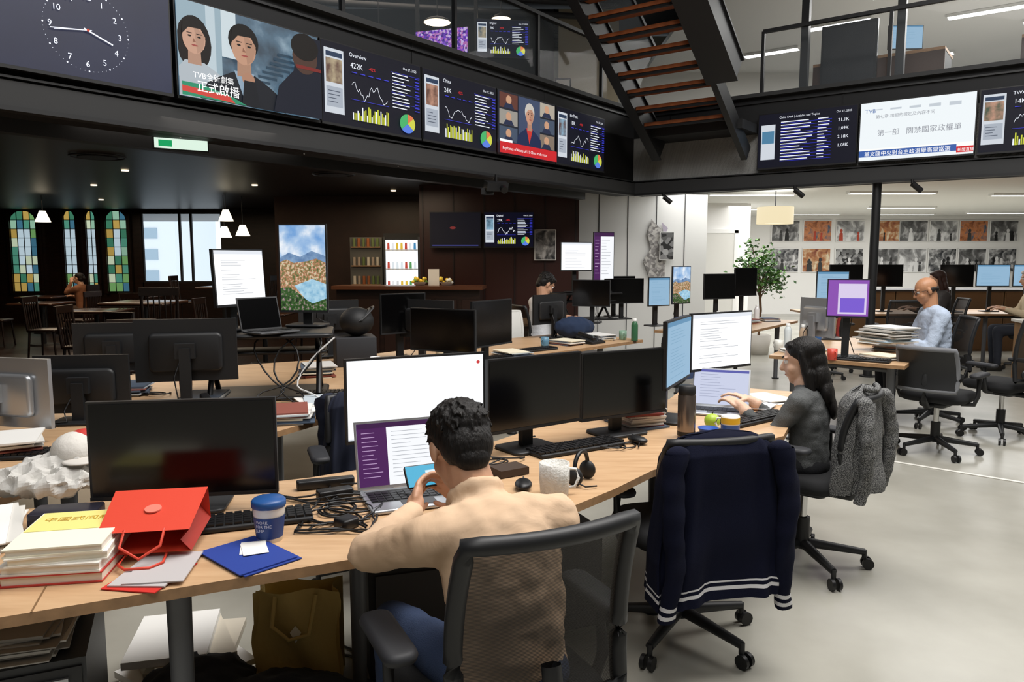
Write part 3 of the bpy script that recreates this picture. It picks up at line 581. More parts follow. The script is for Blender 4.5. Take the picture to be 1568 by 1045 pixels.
mb=MB(); mb.cyl((0,0,0),(0,0,-.08),.015,BLK); mb.box((0,0,-.13),(.26,.12,.1),BLK2,e=(.3,0,.4)); mb.cyl((.08,-.08,-.16),(.1,-.14,-.19),.04,BLK); mb.box((-.1,.02,-.19),(.14,.1,.07),BLK); q=onA(-3.6); mb.obj('ceiling_projector_camera',(q.x+.12,q.y-.1,2.5),0)
for i,(x,y) in enumerate([(-3.2,8),(-1.2,10),(-5,10),(-4,12),(-6.5,12),(-8,15),(-2,13),(.2,11.3)]):
    MB().cyl((0,0,0),(0,0,-.015),.045,E('#ffe6bf',3),n=16).obj('downlight_recessed',(x,y,2.68))
for x,y in((-4.6,8.6),(-2.4,10.4)):
    mb=MB(); mb.tube([(.28*math.cos(a*pi/12),.28*math.sin(a*pi/12),0) for a in range(25)],.008,GREYM); mb.cyl((0,0,.0),(0,0,-.012),.2,BLK2,n=24); mb.obj('air_vent_ceiling',(x,y,2.665))
# ================================================================= UPPER LEVEL
def rail(name,P,d,t0,t1):
    mb=MB(); L=t1-t0
    for k in range(int(L/1.6)+1): mb.box((k*1.6,.12,4.2),(.04,.05,.86),STEEL)
    mb.box((L/2,.12,4.63),(L,.06,.045),STEEL); mb.box((L/2,.14,4.2),(L,.01,.82),GLASS); o=P+d*t0; mb.obj(name,(o.x,o.y,0),math.atan2(d.y,d.x))
rail('glass_balustrade',CR,A,-12,-.6); rail('glass_balustrade',CR,B,1.9,10)
MB().box((-5.5,17,5.1),(13,.1,3.5),M('#151313',.7)).obj('wall_upper_left')
MB().box((9.5,19,5.1),(15,.1,3.5),M('#dad9d4',.7)).obj('wall_upper_right')
MB().box((1.6,17,5.1),(1.4,.1,3.5),M('#b5aa92',.7)).obj('wall_upper_mid')
slab('ceiling_upper_office',[(3.2,11.2),(12,4.6),(17,4.6),(17,19),(3.2,19)],6.0,6.1,M('#f0f0ec',.8))
for x,y,l in((6.2,15,1.2),(8.6,14.2,1.4),(10.2,14.5,1.4),(7.4,12.2,1.2),(5.6,17,1.2),(12,16,1.4),(9,17.4,1.4),(6.5,13.2,1.0)):
    mb=MB(); mb.box((0,0,0),(l,.25,.05),WHT); mb.box((0,0,-.028),(l-.06,.2,.006),E('#ffffff',5)); mb.obj('ceiling_light_panel',(x,y,5.97),TB)
NBk=Vector((A.x,A.y))
for t in(2.35,3.55,5.3):
    q=onB(t)+NBk*.5; MB().box((0,0,4.7),(.10,.10,2.6),STEEL).obj('steel_column',(q.x,q.y,0),TB)
for t,wd in((3.1,1.7),(5.9,2.2)):
    q=onB(t)+NBk*1.6; mb=MB(); mb.box((0,0,4.34),(wd,.7,.04),WOODE); mb.box((0,-.33,4.1),(wd,.03,.46),M('#4a3426',.5)); mb.box((-wd/2+.03,0,3.98),(.05,.6,.7),BLK2); mb.box((wd/2-.03,0,3.98),(.05,.6,.7),BLK2); mb.obj('upper_office_desk',(q.x,q.y,0),TB)
q=onB(2.75)+NBk*1.2; mb=MB(); mb.box((0,0,4.25),(.75,.05,1.2),M('#1d1e20',.4)); mb.box((0,-.03,4.25),(.68,.01,1.1),M('#292a2d',.35)); mb.obj('dark_partition_screen',(q.x,q.y,0),TB)
for t,a in((3.4,.6),(5.3,.9),(5.9,.2),(6.5,.1)):
    q=onB(t)+NBk*1.6; d=Vector((math.cos(TB+a),math.sin(TB+a)))*.24; monitor('computer_monitor',(q.x-d.x,q.y-d.y),(q.x+d.x,q.y+d.y),4.80,4.47,c_black if t!=3.4 else c_blue,dz=4.362)
wall_tv('upper_display',-1.62,13.2,4.72,.95,.60,rad(-18),c_crowd); wall_tv('upper_display',-.6,13.0,4.85,.9,.62,rad(8),lambda p:c_dash(p,'Digital','9K',9))
mb=MB(); mb.box((0,0,1.3),(.06,.06,2.6),STEEL); mb.box((1.0,0,1.3),(.06,.06,2.6),STEEL); mb.obj('display_stand_posts',(-1.6,13.38,3.35),-.1)
def pend(x,y,z,r,top,col='#ffe9c4',s=4,shade=None):
    mb=MB(); shade=shade or BLK2; mb.cyl((0,0,.1),(0,0,top-z),.006,BLK); mb.lathe([(.02,.12),(.05,.11),(r*.7,.06),(r,0),(r*.97,0),(r*.6,.05),(.02,.1)],(0,0,0),shade); mb.lathe([(0,.012),(r*.85,.012)],(0,0,0),E(col,s)); mb.obj('pendant_lamp',(x,y,z))
pend(-1.25,13.2,5.45,.26,6.9); pend(-2.3,13.6,5.15,.16,6.9); pend(-3.6,12,5.4,.2,6.9); pend(-.2,14.5,5.9,.2,6.9)
for i in range(5): MB().cyl((-7,0,0),(2,0,0),.06,GREYM,n=12).obj('ceiling_pipe',(0,11+i*1.1,6.3-.1*(i%2)),rad(10))
mb=MB(); mb.box((0,0,.25),(.34,.02,.5),BLK); mb.box((0,-.012,.25),(.28,.004,.44),M('#b9b4aa',.7)); mb.cyl((-.0,-.016,.28),(0,-.02,.28),.09,M('#4a4138',.7)); mb.obj('framed_picture',(1.1,16.9,4.9))
def stair():
    root=empty('staircase'); n=15
    base=Vector((2.55,10.45))+B*.46; d=-A; rise=.178; run=.25; wid=B*1.25
    ang=math.atan2(rise,run)
    L=n*math.hypot(rise,run)+.6; th=math.atan2(d.y,d.x)
    for k,off in enumerate((-.02,1.34)):
        p=base-wid+B*off; mb=MB(); mb.T=Matrix.Rotation(th,4,'Z')@Matrix.Rotation(-ang,4,'Y')
        wd=.08 if k==0 else .34; s0=-.5 if k==0 else .75; LL=L-.5-s0; cx=s0+LL/2
        mb.box((cx,0,.0),(LL,wd,.34),STEEL); mb.box((cx,0,-.17),(LL,wd+.06,.02),STEEL); mb.box((cx,0,.17),(LL,wd+.06,.02),STEEL)
        if k: mb.box((.1,-.12,-.05),(1.5,.08,.22),STEEL)
        mb.obj('stringer_%d'%(k+1),(p.x,p.y,3.38),parent=root)
    p=base-wid-B*.02; mb=MB(); mb.T=Matrix.Rotation(th,4,'Z')@Matrix.Rotation(-ang,4,'Y'); mb.box((L/2,0,1.0),(L-1,.05,.05),STEEL); mb.box((L/2,0,.6),(L-1,.01,.72),GLASS); mb.obj('handrail_1',(p.x,p.y,3.38),parent=root)
    for i in range(n):
        p=base-wid*.5+d*(run*i+.05); mb=MB(); mb.box((0,0,0),(.27,1.2,.045),STEPW); mb.box((.1,0,-.035),(.04,1.2,.04),STEEL); mb.obj('tread_%d'%(i+1),(p.x,p.y,3.38+rise*i),th,parent=root)
    p=base-wid*.5-d*.45; mb=MB(); mb.box((0,0,0),(.8,1.4,.12),FASC); mb.obj('landing',(p.x,p.y,3.30),th,parent=root)
stair()
# ================================================================= DESKS
def legs(mb,pts,dz=.74):
    for x,y in pts: mb.cyl((x,y,dz-.03),(x*1.0,y,.0),.032,M('#5c5e62',.4),.026,n=12); mb.cyl((x,y,0),(x,y,.012),.045,BLK2)
def desk(name,poly,lg,dz=.74):
    mb=MB(); mb.prism(poly,dz-.028,dz,WOOD,WOODE); legs(mb,lg,dz-.0) 
    for i in range(len(lg)-1): mb.cyl((lg[i][0],lg[i][1],dz-.06),(lg[i+1][0],lg[i+1][1],dz-.06),.022,GREYM,n=8)
    return mb.obj(name)
desk('bench_desk',[(-2.1,1.22),(-1.16,1.64),(-.42,1.98),(-.05,2.2),(.16,2.37),(.36,2.6),(.54,2.84),(.86,3.10),(1.24,3.40),(1.36,3.65),(1.52,4.0),(1.82,4.5),(1.15,4.85),(.9,4.3),(.1,3.55),(-.22,3.1),(-.75,2.74),(-1.45,2.44),(-2.5,2.0)],[(-.88,1.92),(-.55,2.6),(.1,3.1),(.62,3.2),(1.2,3.75),(1.35,4.4)])
desk('bench_desk',[(-3.6,2.4),(-2.6,2.05),(-1.75,2.45),(-1.55,3.2),(-2.1,3.9),(-3.6,4.3)],[(-2.6,2.3),(-1.8,3.0),(-2.3,3.6)])
desk('bench_desk',[(-2.9,4.25),(-1.95,3.95),(-1.12,3.45),(-.88,3.95),(-.85,4.9),(-.15,5.95),(1.3,7.5),(.7,8.3),(-.5,7.2),(-1.4,6.1),(-2.6,5.4)],[(-2.3,4.4),(-1.2,3.8),(-1.2,5.2),(0,6.6),(.9,7.7)])
desk('bench_desk',[(2.15,6.3),(2.95,5.65),(3.3,6.15),(3.95,7.35),(3.15,7.9)],[(2.4,6.4),(2.95,5.85),(3.6,7.2),(3.15,7.6)])
desk('bench_desk',[(1.6,8.5),(2.35,8.0),(3.7,9.8),(3.0,10.5)],[(1.9,8.6),(2.3,8.3),(3.4,9.7),(3.0,10.1)])
desk('bench_desk',[(4.4,11.0),(9.5,11.0),(9.5,12.0),(4.4,12.0)],[(4.6,11.2),(7,11.2),(9.2,11.2)])
desk('bench_desk',[(-.9,8.8),(.9,9.6),(.5,10.4),(-1.3,9.6)],[(-.7,9.1),(.6,9.7),(.4,10.1)])
mb=MB(); mb.box((0,0,0),(.004,.80,.001),M('#7a5c3c',.6)); mb.obj('desk_joint_seam',(-1.24,2.04,.7408),rad(20))
monitor('computer_monitor',(-1.32,2.31),(-.76,2.40),1.105,.79,c_black)
monitor('computer_monitor',(-.637,2.86),(-.112,3.10),1.165,.832,c_white)
monitor('computer_monitor',(-.095,2.98),(.30,3.27),1.147,.84,c_black)
monitor('computer_monitor',(.305,3.28),(.725,3.52),1.135,.83,c_black)
monitor('computer_monitor',(.72,3.50),(.935,3.95),1.255,.93,c_blue)
monitor('computer_monitor',(.97,4.08),(1.38,4.35),1.25,.93,c_doc)
laptop('laptop_computer',-.33,2.48,.74,rad(22),c_slack,w=.33,d=.235,ang=14)
laptop('laptop_computer',1.08,3.92,.74,rad(-20),lambda p:c_doc(p,'#c9cfe6',10,'#5b5fb0','#8088a8',1),w=.30,d=.21,ang=22)
monitor('computer_monitor',(-2.02,3.30),(-2.55,3.42),1.11,.80,c_black,body=SILV,logo=True)
monitor('computer_monitor',(-1.92,3.78),(-2.36,3.72),1.07,.78,c_black)
monitor('computer_monitor',(-1.5,4.12),(-2.0,4.0),1.225,.89,c_black,logo=True)
def converter(x,y,th,w=.78,h=.40):
    mb=MB(); mb.rbox((0,0,h),(w,.5,.025),BLK,.05); mb.rbox((0,-.05,h-.1),(w*.9,.25,.02),BLK,.04)
    for s in(-1,1): mb.cyl((s*.3,-.15,.02),(s*.3,.15,h-.01),.016,BLK); mb.cyl((s*.3,.15,.02),(s*.3,-.15,h-.01),.016,BLK)
    mb.rbox((0,0,.012),(w*.9,.45,.02),BLK,.04); return mb.obj('standing_desk_converter',(x,y,.74),th)
converter(-1.45,4.45,rad(12),.78,.37); converter(.95,9.95,rad(25),.9,.35)
monitor('computer_monitor',(-1.66,4.25),(-1.50,4.62),1.60,1.27,c_doc,dz=1.125,tilt=-.06)
monitor('computer_monitor',(-1.43,4.68),(-1.13,4.66),1.755,1.215,c_land,dz=1.125)
laptop('laptop_computer',-1.36,4.28,1.125,rad(50),c_black,w=.26,d=.19,ang=14,body=GREYM)
for L_,R_,zt,zb,fn in [((-1.02,5.9),(-.70,6.15),1.27,.95,c_black),((-.72,5.35),(-.25,5.1),1.20,.90,c_black),((-.28,5.4),(.0,5.8),1.24,.9,c_black),((-.45,5.9),(-.9,6.1),1.22,.92,c_black),((-1.3,6.4),(-1.75,6.2),1.2,.9,c_black),
   ((.62,9.7),(1.03,9.85),1.75,1.38,c_doc),((1.05,9.85),(1.33,9.95),1.88,1.25,c_slack),((.75,9.45),(1.2,9.3),1.28,.95,c_black),
   ((1.60,8.9),(1.88,9.05),1.32,.98,c_blue),((1.9,9.0),(2.16,9.2),1.45,1.0,c_land),((1.2,9.9),(1.75,10.1),1.28,.95,c_black),((2.4,9.5),(2.85,9.7),1.35,1.03,c_black),((2.9,9.9),(3.25,10.1),1.42,1.05,c_black),((1.15,10.3),(1.7,10.5),1.3,.95,c_black),((.55,7.9),(.2,7.55),1.18,.88,c_black),((-2.25,4.75),(-2.7,4.65),1.15,.85,c_black),
   ((2.55,6.15),(2.85,6.05),1.38,1.07,c_purple),((3.0,7.5),(3.3,7.45),1.42,1.1,c_blue)]:
    monitor('computer_monitor',L_,R_,zt,zb,fn,dz=.74 if not(.6<L_[0]<1.06 and zt>1.7) else 1.105)
monitor('computer_monitor',(2.78,6.5),(2.62,6.85),1.2,.86,c_black,body=SILV)
for x,y,fn in((5.0,11.4,c_black),(5.6,11.4,c_black),(6.6,11.3,c_black),(7.2,11.4,c_blue),(7.75,11.4,c_blue),(8.4,11.5,c_black)):
    monitor('computer_monitor',(x-.25,y),(x+.25,y),1.45,1.12,fn)
# ---- desk objects
mb=MB(); zz=0
for w_,d_,t,c,pg in((.24,.29,.028,'#c23a34','#e8e0d0'),(.235,.29,.024,'#e9e6df','#efe9dc'),(.23,.28,.022,'#f3f0e6','#f3ecd8'),(.225,.28,.022,'#f3f0dc','#efe9dc')):
    e=(0,0,random.uniform(-.08,.08)); mb.box((0,0,zz+.002),(w_,d_,.004),M(c,.5),e); mb.box((.003,0,zz+t/2),(w_*.96,d_*.97,t-.008),M(pg,.8),e); mb.box((0,0,zz+t-.002),(w_,d_,.004),M(c,.5),e); zz+=t
mb.box((0,.06,zz+.0008),(.218,.15,.001),M('#efe48a',.5)); v,f=textgeo('中国式问题',.034); mb.T=Matrix.Translation((-.09,.06,zz+.0022)); mb.add(v,f,M('#c99a20',.5)); mb.T=Matrix()
mb.obj('stack_of_books',(-1.17,1.95,.741),rad(12))
papers('newspaper_stack',-1.6,2.12,.74,.5,8,.3,.4); papers('loose_papers',-1.62,1.75,.74,.1,4,.3,.4)
RED=M('#d8442e',.55,bump=.05,bs=40); REDD=M('#a52d20',.6)
def redbag():
    mb=MB(); w,h,d=.25,.20,.10
    v=[(-w/2,-d/2,0),(w/2,-d/2,0),(w/2,d/2,0),(-w/2,d/2,0),(-w/2+.01,-d/2+.015,h),(w/2-.01,-d/2+.015,h),(w/2-.01,d/2-.02,h),(-w/2+.01,d/2-.02,h),(w/2-.03,0,0),(w/2-.035,0,h)]
    mb.add(v,[(0,1,5,4),(2,3,7,6),(3,0,4,7),(0,3,2,1)],RED); mb.add(v,[(1,8,9,5),(8,2,6,9)],REDD)
    mb.tube([(-.05,-d/2+.01,h-.01),(-.055,-d/2+.015,h+.05),(-.03,-d/2+.02,h+.08),(.03,-d/2+.02,h+.08),(.055,-d/2+.015,h+.05),(.05,-d/2+.01,h-.01)],.004,RED); mb.tube([(-.05,d/2-.02,h-.01),(-.05,d/2-.04,h+.04),(.0,d/2-.065,h+.06),(.05,d/2-.04,h+.04),(.05,d/2-.02,h-.01)],.004,RED)
    mb.cyl((0,d/2-.010,.10),(0,d/2-.006,.10),.022,M('#e07f6e',.6),n=20)
    return mb.obj('red_paper_gift_bag',(-1.01,2.14,.838),0,rot=(rad(101),rad(0),rad(10)),recalc=False)
redbag()
papers('red_envelopes',-.90,1.88,.741,.25,3,.15,.20,cols=('#c8281f','#d83a2a','#b9b4b4'),t=.003,j=.03,rot=.5)
papers('blue_folder',-.72,1.99,.741,.75,2,.17,.24,cols=('#1d3a8f','#24449c'),t=.003,j=.01); papers('white_cards',-.73,2.02,.7485,.4,2,.07,.10,t=.001)
mb=MB(); mb.lathe([(0,0),(.036,0),(.045,.095),(.045,.105),(.047,.105),(.047,.115),(.042,.122),(0,.122)],(0,0,0),M('#e6e6e2',.4)); mb.lathe([(.0375,.012),(.0445,.075)],(0,0,0),M('#1f3f7d',.5)); mb.lathe([(.0465,.100),(.0485,.103),(.0485,.117),(.043,.123),(0,.123)],(0,0,0),M('#24528f',.4)); v,f=textgeo('WORK\nFOR THE\nJUMP',.012)
mb.add([(.0450*math.sin(x*22-.6),-.0450*math.cos(x*22-.6),.06+y) for x,y,_ in v],f,M('#d8dce6',.5))
mb.obj('takeaway_coffee_cup',(-.70,2.12,.74))
mug('coffee_mug',.145,2.53,.74,M('#d8d6d0',.5,var=.15,vs=60,bump=.5,bs=120),.052,.115,rad(10))
mb=MB(); mb.tube([(.055*math.cos(a*pi/10),0,.06+.055*math.sin(a*pi/10)) for a in range(-1,12)],.008,BLK)
for s in(-1,1): mb.sph((s*.055,0,.035),(.018,.032,.035),BLK2)
mb.tube([(-.06,0,.02),(-.07,-.05,.01),(-.04,-.08,.01)],.003,BLK); mb.obj('headset',(.25,2.68,.74),rad(60))
keyboard('keyboard',.27,3.16,.74,rad(32)); mouse('computer_mouse',.55,3.26,.74,.6); keyboard('keyboard',1.22,3.74,.74,rad(38)); mouse('computer_mouse',.04,2.60,.74)
keyboard('keyboard',-.80,2.26,.74,rad(20),.36,.13); keyboard('keyboard',-1.95,3.05,.74,rad(10))
mb=MB(); mb.lathe([(0,0),(.038,0),(.04,.01),(.04,.19),(.036,.2)],(0,0,0),M('#8a7f78',.25,.8)); mb.lathe([(.038,.2),(.039,.205),(.038,.235),(.03,.24),(0,.24)],(0,0,0),BLK2); mb.lathe([(.0405,.01),(.0405,.03)],(0,0,0),BLK); mb.obj('thermos_flask',(.79,3.38,.74))
mug('coffee_mug',1.01,3.45,.74,M('#e9e3d6',.4),.042,.085,2.6,band=[(.050,.078,M('#e3b524',.4)),(.012,.045,M('#36589a',.4))])
mb=MB(); mb.lathe([(0,0),(.03,0),(.045,.03),(.047,.035),(.03,.01),(0,.008)],(0,0,0),M('#2a4fa0',.4)); mb.obj('blue_bowl',(.90,3.42,.74))
mb=MB(); mb.sph((0,0,.036),(.038,.038,.036),M('#a8c43a',.4)); mb.cyl((0,0,.068),(.004,0,.082),.002,DWOOD); mb.obj('green_apple',(.955,3.56,.74))
papers('stack_of_magazines',.60,3.66,.74,.4,11,.2,.27,cols=('#d8d6d0','#b9b6b0','#8f4038','#e4e3df','#4c5a6c'),t=.007)
papers('loose_papers',1.45,4.30,.74,.5,4,.2,.28); papers('blue_folder',1.28,4.08,.744,1.0,2,.2,.28,cols=('#4a6ea0','#c9ccd2'),t=.006)
bottle('water_bottle',1.13,4.22,.74,M('#2a3a68',.3),BLK,.026,.2)
papers('brown_wallet',-.02,2.80,.742,.5,1,.13,.10,cols=('#3b2b20',),t=.02)
mb=cables((-.64,-.42,2.16,2.62),7,r=.0032,seg=60)
for k in range(4): mb.tube([(-.85+.012*k+.5*t/12,2.42+.03*k+.03*math.sin(t*.7+k),.747+.006*(1+math.sin(t+k))) for t in range(13)],.0035,BLK)
mb.rbox((-.60,2.5,.758),(.12,.05,.03),BLK,.01,e=(0,0,.5)); mb.rbox((-.50,2.22,.756),(.06,.06,.03),BLK,.012,e=(0,0,.9)); mb.rbox((-.66,2.62,.758),(.20,.04,.03),BLK,.01,e=(0,0,.35)); mb.obj('tangled_cables')
cables((-.3,.05,2.75,3.0),3,r=.003,seg=26).obj('tangled_cables'); cables((.35,.6,3.05,3.25),3,r=.003,seg=26).obj('tangled_cables')
cables((-1.3,-.95,3.7,4.5),9,r=.004,seg=40,mats=(BLK,BLK,WHT)).obj('tangled_cables'); cables((-2.2,-1.5,4.0,4.5),8,r=.004,seg=40).obj('tangled_cables'); cables((-.9,-.3,5.2,5.9),8,r=.004,seg=40).obj('tangled_cables')
mb=MB()
for i,(x,c) in enumerate(((-1.30,BLK),(-1.18,BLK),(-1.10,M('#d8d8d6',.5)),(-1.24,BLK),(-1.36,BLK))):
    mb.tube([(x+.10*math.sin(t*.5+i),4.3-.02*t,1.10-.35*math.sin(min(1,t/12)*pi/2)+.02*math.sin(t*.9)) for t in range(13)],.005,c)
mb.obj('hanging_cables')
mb=MB(); mb.sph((0,0,.05),(.075,.085,.065),M('#d8d4cd',.8,bump=.4,bs=40)); mb.sph((.02,-.08,.03),(.06,.065,.009),M('#cfcac3',.8)); mb.sph((.03,.02,.085),(.05,.05,.035),M('#c0332c',.7)); mb.obj('baseball_cap',(-1.53,2.60,.83),.5)
mb=MB(); CB=M('#c4c2bd',.75)
mb.sph((0,0,.055),(.13,.11,.065),CB); mb.sph((-.08,-.05,.05),(.08,.10,.05),CB); mb.sph((.09,.04,.05),(.08,.08,.05),CB); mb.sph((.02,-.1,.04),(.12,.06,.04),CB); o=mb.obj('crumpled_plastic_bag',(-1.57,2.55,.76),.4); remesh(o,.010,1,.3,.055,.05,'VORONOI',True)
mb=MB(); mb.rbox((0,0,.025),(.19,.1,.05),M('#2a2834',.4),.01); mb.obj('glasses_case',(-1.36,2.25,.74),.2)
for x,y,th in((-1.02,4.05,.4),(-1.12,3.75,.2),(-1.75,4.3,.1),(-2.3,4.5,.3),(-.95,5.2,.7),(.5,7.1,.7),(.85,7.5,.6),(3.0,6.1,.3),(3.35,6.6,.8),(3.45,7.1,.5),(2.45,6.4,.2),(2.2,8.7,.3),(2.9,9.4,.5),(3.3,9.8,.1),(0,6.25,.6),(-2.1,3.1,.5),(-1.35,5.2,.3)):
    papers('stack_of_papers',x,y,.74,th,random.randint(4,12),.22,.3,cols=('#e4e3df','#cfcdc8','#b9c4cc','#8a4c40','#e8e0c8','#4c5a6c'),t=.006)
papers('stack_of_documents',3.25,6.55,.82,.4,18,.3,.36,cols=('#e4e3df','#cfcdc8','#f0f0ee','#a9c4d8'),t=.007,j=.04)
for x,y,c in((-.95,4.8,'#d9a93c'),(.3,6.9,'#5a86a0'),(1.1,7.5,'#7fa08a'),(2.35,6.65,'#d8d8d0'),(2.55,6.0,'#c84a3a'),(2.95,7.3,'#2f5f9a'),(2.6,9.1,'#e0c070'),(1.9,8.6,'#ffffff'),(-2.0,4.6,'#803a30'),(-1.0,5.5,'#e8e8e8')):
    mug('coffee_mug',x,y,.74,M(c,.4),.038,.09,random.uniform(0,6))
for x,y,c in((2.6,6.75,'#bfa890'),(2.50,6.85,'#dde6e8'),(1.2,7.4,'#3c6a4a'),(-.55,5.75,'#d8c8a8'),(2.3,8.45,'#b84a30'),(3.1,9.6,'#e9e9e9'),(3.05,7.7,'#7a4aa0'),(3.2,7.7,'#d88a3a')):
    bottle('drink_bottle',x,y,.74,M(c,.25),WHT)
for x,y,th in((-1.05,4.45,.1),(-.2,6.0,.6),(.2,6.6,.7),(2.75,5.95,-.6),(2.3,8.25,.8)): keyboard('keyboard',x,y,.74,th)
for x,y,th in((-1.5,3.85,.6),(-.75,5.05,.4),(.75,7.2,.8),(3.6,7.25,-.8),(2.6,9.3,.5),(-2.15,2.75,.5)): phone('desk_phone',x,y,.74,th)
mb=MB(); mb.rbox((0,0,.11),(.3,.3,.22),M('#2b2c30',.7),.01); mb.obj('archive_box',(-1.2,5.75,.74),.3)
mb=MB(); mb.sph((0,0,.11),(.13,.15,.11),BLK2,20,12)
for i in range(6): mb.tube([(.132*math.cos(a)*math.cos(i*.5-1.2),.152*math.sin(a),.11+.112*abs(math.cos(a))*math.sin(1.57-abs(i*.5-1.2)*.8)) for a in [(-1.4+2.8*j/10) for j in range(11)]],.006,GREYM)
mb.obj('bicycle_helmet',(-1.18,5.75,.96),.3)
mb=MB(); mb.sph((0,0,.11),(.22,.14,.11),M('#1b2c48',.9)); mb.sph((.15,.04,.1),(.12,.12,.09),M('#16243d',.9)); o=mb.obj('backpack',(.62,7.65,.74),.5); remesh(o,.015,3,.5,.03,.08)
# ================================================================= CHAIRS
chair('office_chair',-.035,1.83,rad(26),'mesh',top=.965,bw=.225,base_rot=.3,lumbar=False,rim_r=.022)
chair('office_chair',.69,2.98,rad(14),'mesh',top=.89,base_rot=.1)
NAVY=M('#0c1026',.92,bump=.4,bs=700,spec=.2)
garment('navy_cardigan',.69,2.98,rad(14),NAVY,M('#d9d9dc',.8),z0=.31,z1=.92,w=.25,w1=.265,seed=3,fold=.012,slz=.29,collar=False,srad=.055)
WC_=(1.47,3.72)
chair('office_chair',WC_[0],WC_[1],rad(50),'mesh',top=.90,base_rot=.2,bw=.20)
TWEED=ramp_mat('mat_tweed','ShaderNodeTexNoise',330,[(.40,'#1c1d1f'),(.5,'#555657'),(.60,'#9a9a97')],rough=.95,bump=.5)
garment('tweed_jacket',WC_[0],WC_[1],rad(50),TWEED,None,z0=.45,z1=.945,w=.205,d=.055,seed=5,slz=.46,fold=.014,cy=-.25,srad=.055)
chair('office_chair',3.38,5.95,rad(-48),'solid',top=.86,seatm=M('#1a1b1d',.9),backm=M('#74767a',.9),base_rot=.5)
chair('office_chair',3.92,7.0,rad(80),'mesh',top=1.0,bw=.22)
chair('office_chair',4.22,6.45,rad(25),'mesh',top=1.06,bw=.24)
chair('office_chair',-.62,3.50,rad(200),'mesh',top=.86); garment('dark_blue_jacket',-.62,3.50,rad(200),M('#141a2e',.9),None,z0=.35,z1=.9,w=.24,seed=8)
chair('office_chair',-2.55,5.95,rad(180),'mesh',top=1.0)
chair('office_chair',1.35,6.95,rad(40),'mesh',top=1.0); garment('blue_jacket',1.35,6.95,rad(40),M('#2b3a5c',.9),None,z0=.5,z1=1.03,w=.23,seed=9,slz=.5)
chair('office_chair',.0,8.15,rad(200),'solid',top=.95,backm=M('#e4e4df',.6),seatm=M('#2a2a2c',.9))
chair('office_chair',3.9,9.6,rad(60),'solid',top=.95,backm=M('#8f2a22',.8),seatm=M('#7a241e',.8)); chair('office_chair',4.3,10.3,rad(190),'mesh'); chair('office_chair',5.2,10.3,rad(0),'mesh')
chair('office_chair',.32,8.85,rad(-65),'mesh',top=1.0)
# ================================================================= PEOPLE
SH1=ramp_mat('mat_beige_shirt','ShaderNodeTexNoise',6,[(.3,'#d0b192'),(.7,'#d8ba9c')],rough=.85,bump=.35,dist=1.0,bd=.02,spec=.2)
person('man_seated_at_laptop',-.035,1.83,rad(26),J=dict(pel=(0,-.06,.55),chest=(0,-.06,.76),neck=(-.025,.085,.945),head=(-.035,.165,1.050),sL=(-.175,.0,.88),sR=(.165,.0,.88),eL=(-.285,.20,.79),eR=(.25,.18,.79),wL=(-.085,.40,.815),wR=(.075,.40,.815),kL=(-.16,.38,.50),kR=(.14,.38,.50),aL=(-.16,.42,.09),aR=(.14,.42,.09)),
  shirtmat=SH1,pants='#2a3a58',hair='short',hcol='#070606',face=(-.02,.85,-.5),up=(0,.5,.85),bk=.97,collar=True,folds=.026,fscale=.085,hands={'L':((.45,.75,.55),(.85,-.3,0),.55),'R':((-.45,.75,.55),(-.85,-.3,0),.55)})
mb=MB(); mb.rbox((0,0,0),(.15,.075,.009),BLK,.01); mb.box((0,0,.0052),(.14,.066,.001),E('#4fb3d8',1.0)); mb.box((.02,0,.006),(.06,.03,.001),E('#e4f3f8',1)) 
mb.obj('smartphone',(-.035-.438*.495-.005*.9,1.83+.899*.495,.885),0,rot=(rad(52),0,rad(26)))
GR=M('#5a5c5c',.95,bump=.6,bs=260,var=.15,vs=90)
person('woman_seated_at_desk',WC_[0],WC_[1],rad(50),J=dict(pel=(0,-.01,.54),chest=(0,-.02,.74),neck=(.02,.015,.925),head=(.03,.045,1.035),sL=(-.15,.0,.85),sR=(.15,.0,.85),eL=(-.20,.11,.66),eR=(.18,.16,.66),wL=(-.11,.29,.79),wR=(.09,.33,.79)),
  shirtmat=GR,pants='#15161a',hair='long',hcol='#080707',face=(-.3,.95,-.2),up=(0,.1,1),bk=.80,skin=M('#d9b096',.5,var=.05,vs=25,name='mat_skin_light'))
person('man_in_blue_shirt',3.92,7.0,rad(80),J=dict(wL=(-.14,.36,.80),wR=(.16,.36,.80),pel=(0,0,.56),head=(0,.10,1.20),neck=(0,.05,1.06),chest=(0,.0,.85),sL=(-.185,.02,.98),sR=(.185,.02,.98)),shirt='#b4c2d6',hair='fringe',hcol='#2a2422',skin=M('#bf8b68',.45,var=.05,vs=25,name='mat_skin_tan'),glasses=True,face=(0,.9,-.35),bk=1.1,scale=1.04)
person('man_in_white_shirt',.32,8.85,rad(-65),shirt='#eceef2',face=(0,.8,-.6),up=(0,.5,1),far=True,scale=1.10)
person('man_with_white_hair',7.1,10.3,rad(70),shirt='#c9b89a',hair='grey',hcol='#b5b1ac',far=True,scale=1.12)
person('woman_in_dark_jacket',6.0,10.6,rad(80),shirt='#26201e',hair='long',hcol='#3a1c12',far=True,scale=1.1)
person('woman_in_brown_top',-8.75,15.5,rad(85),J=dict(wL=(-.05,.2,1.05),eL=(-.15,.25,.85)),shirt='#8a5a3e',pants='#5a4a40',hair='bun',hcol='#120d0b',far=True,face=(0,1,.1))
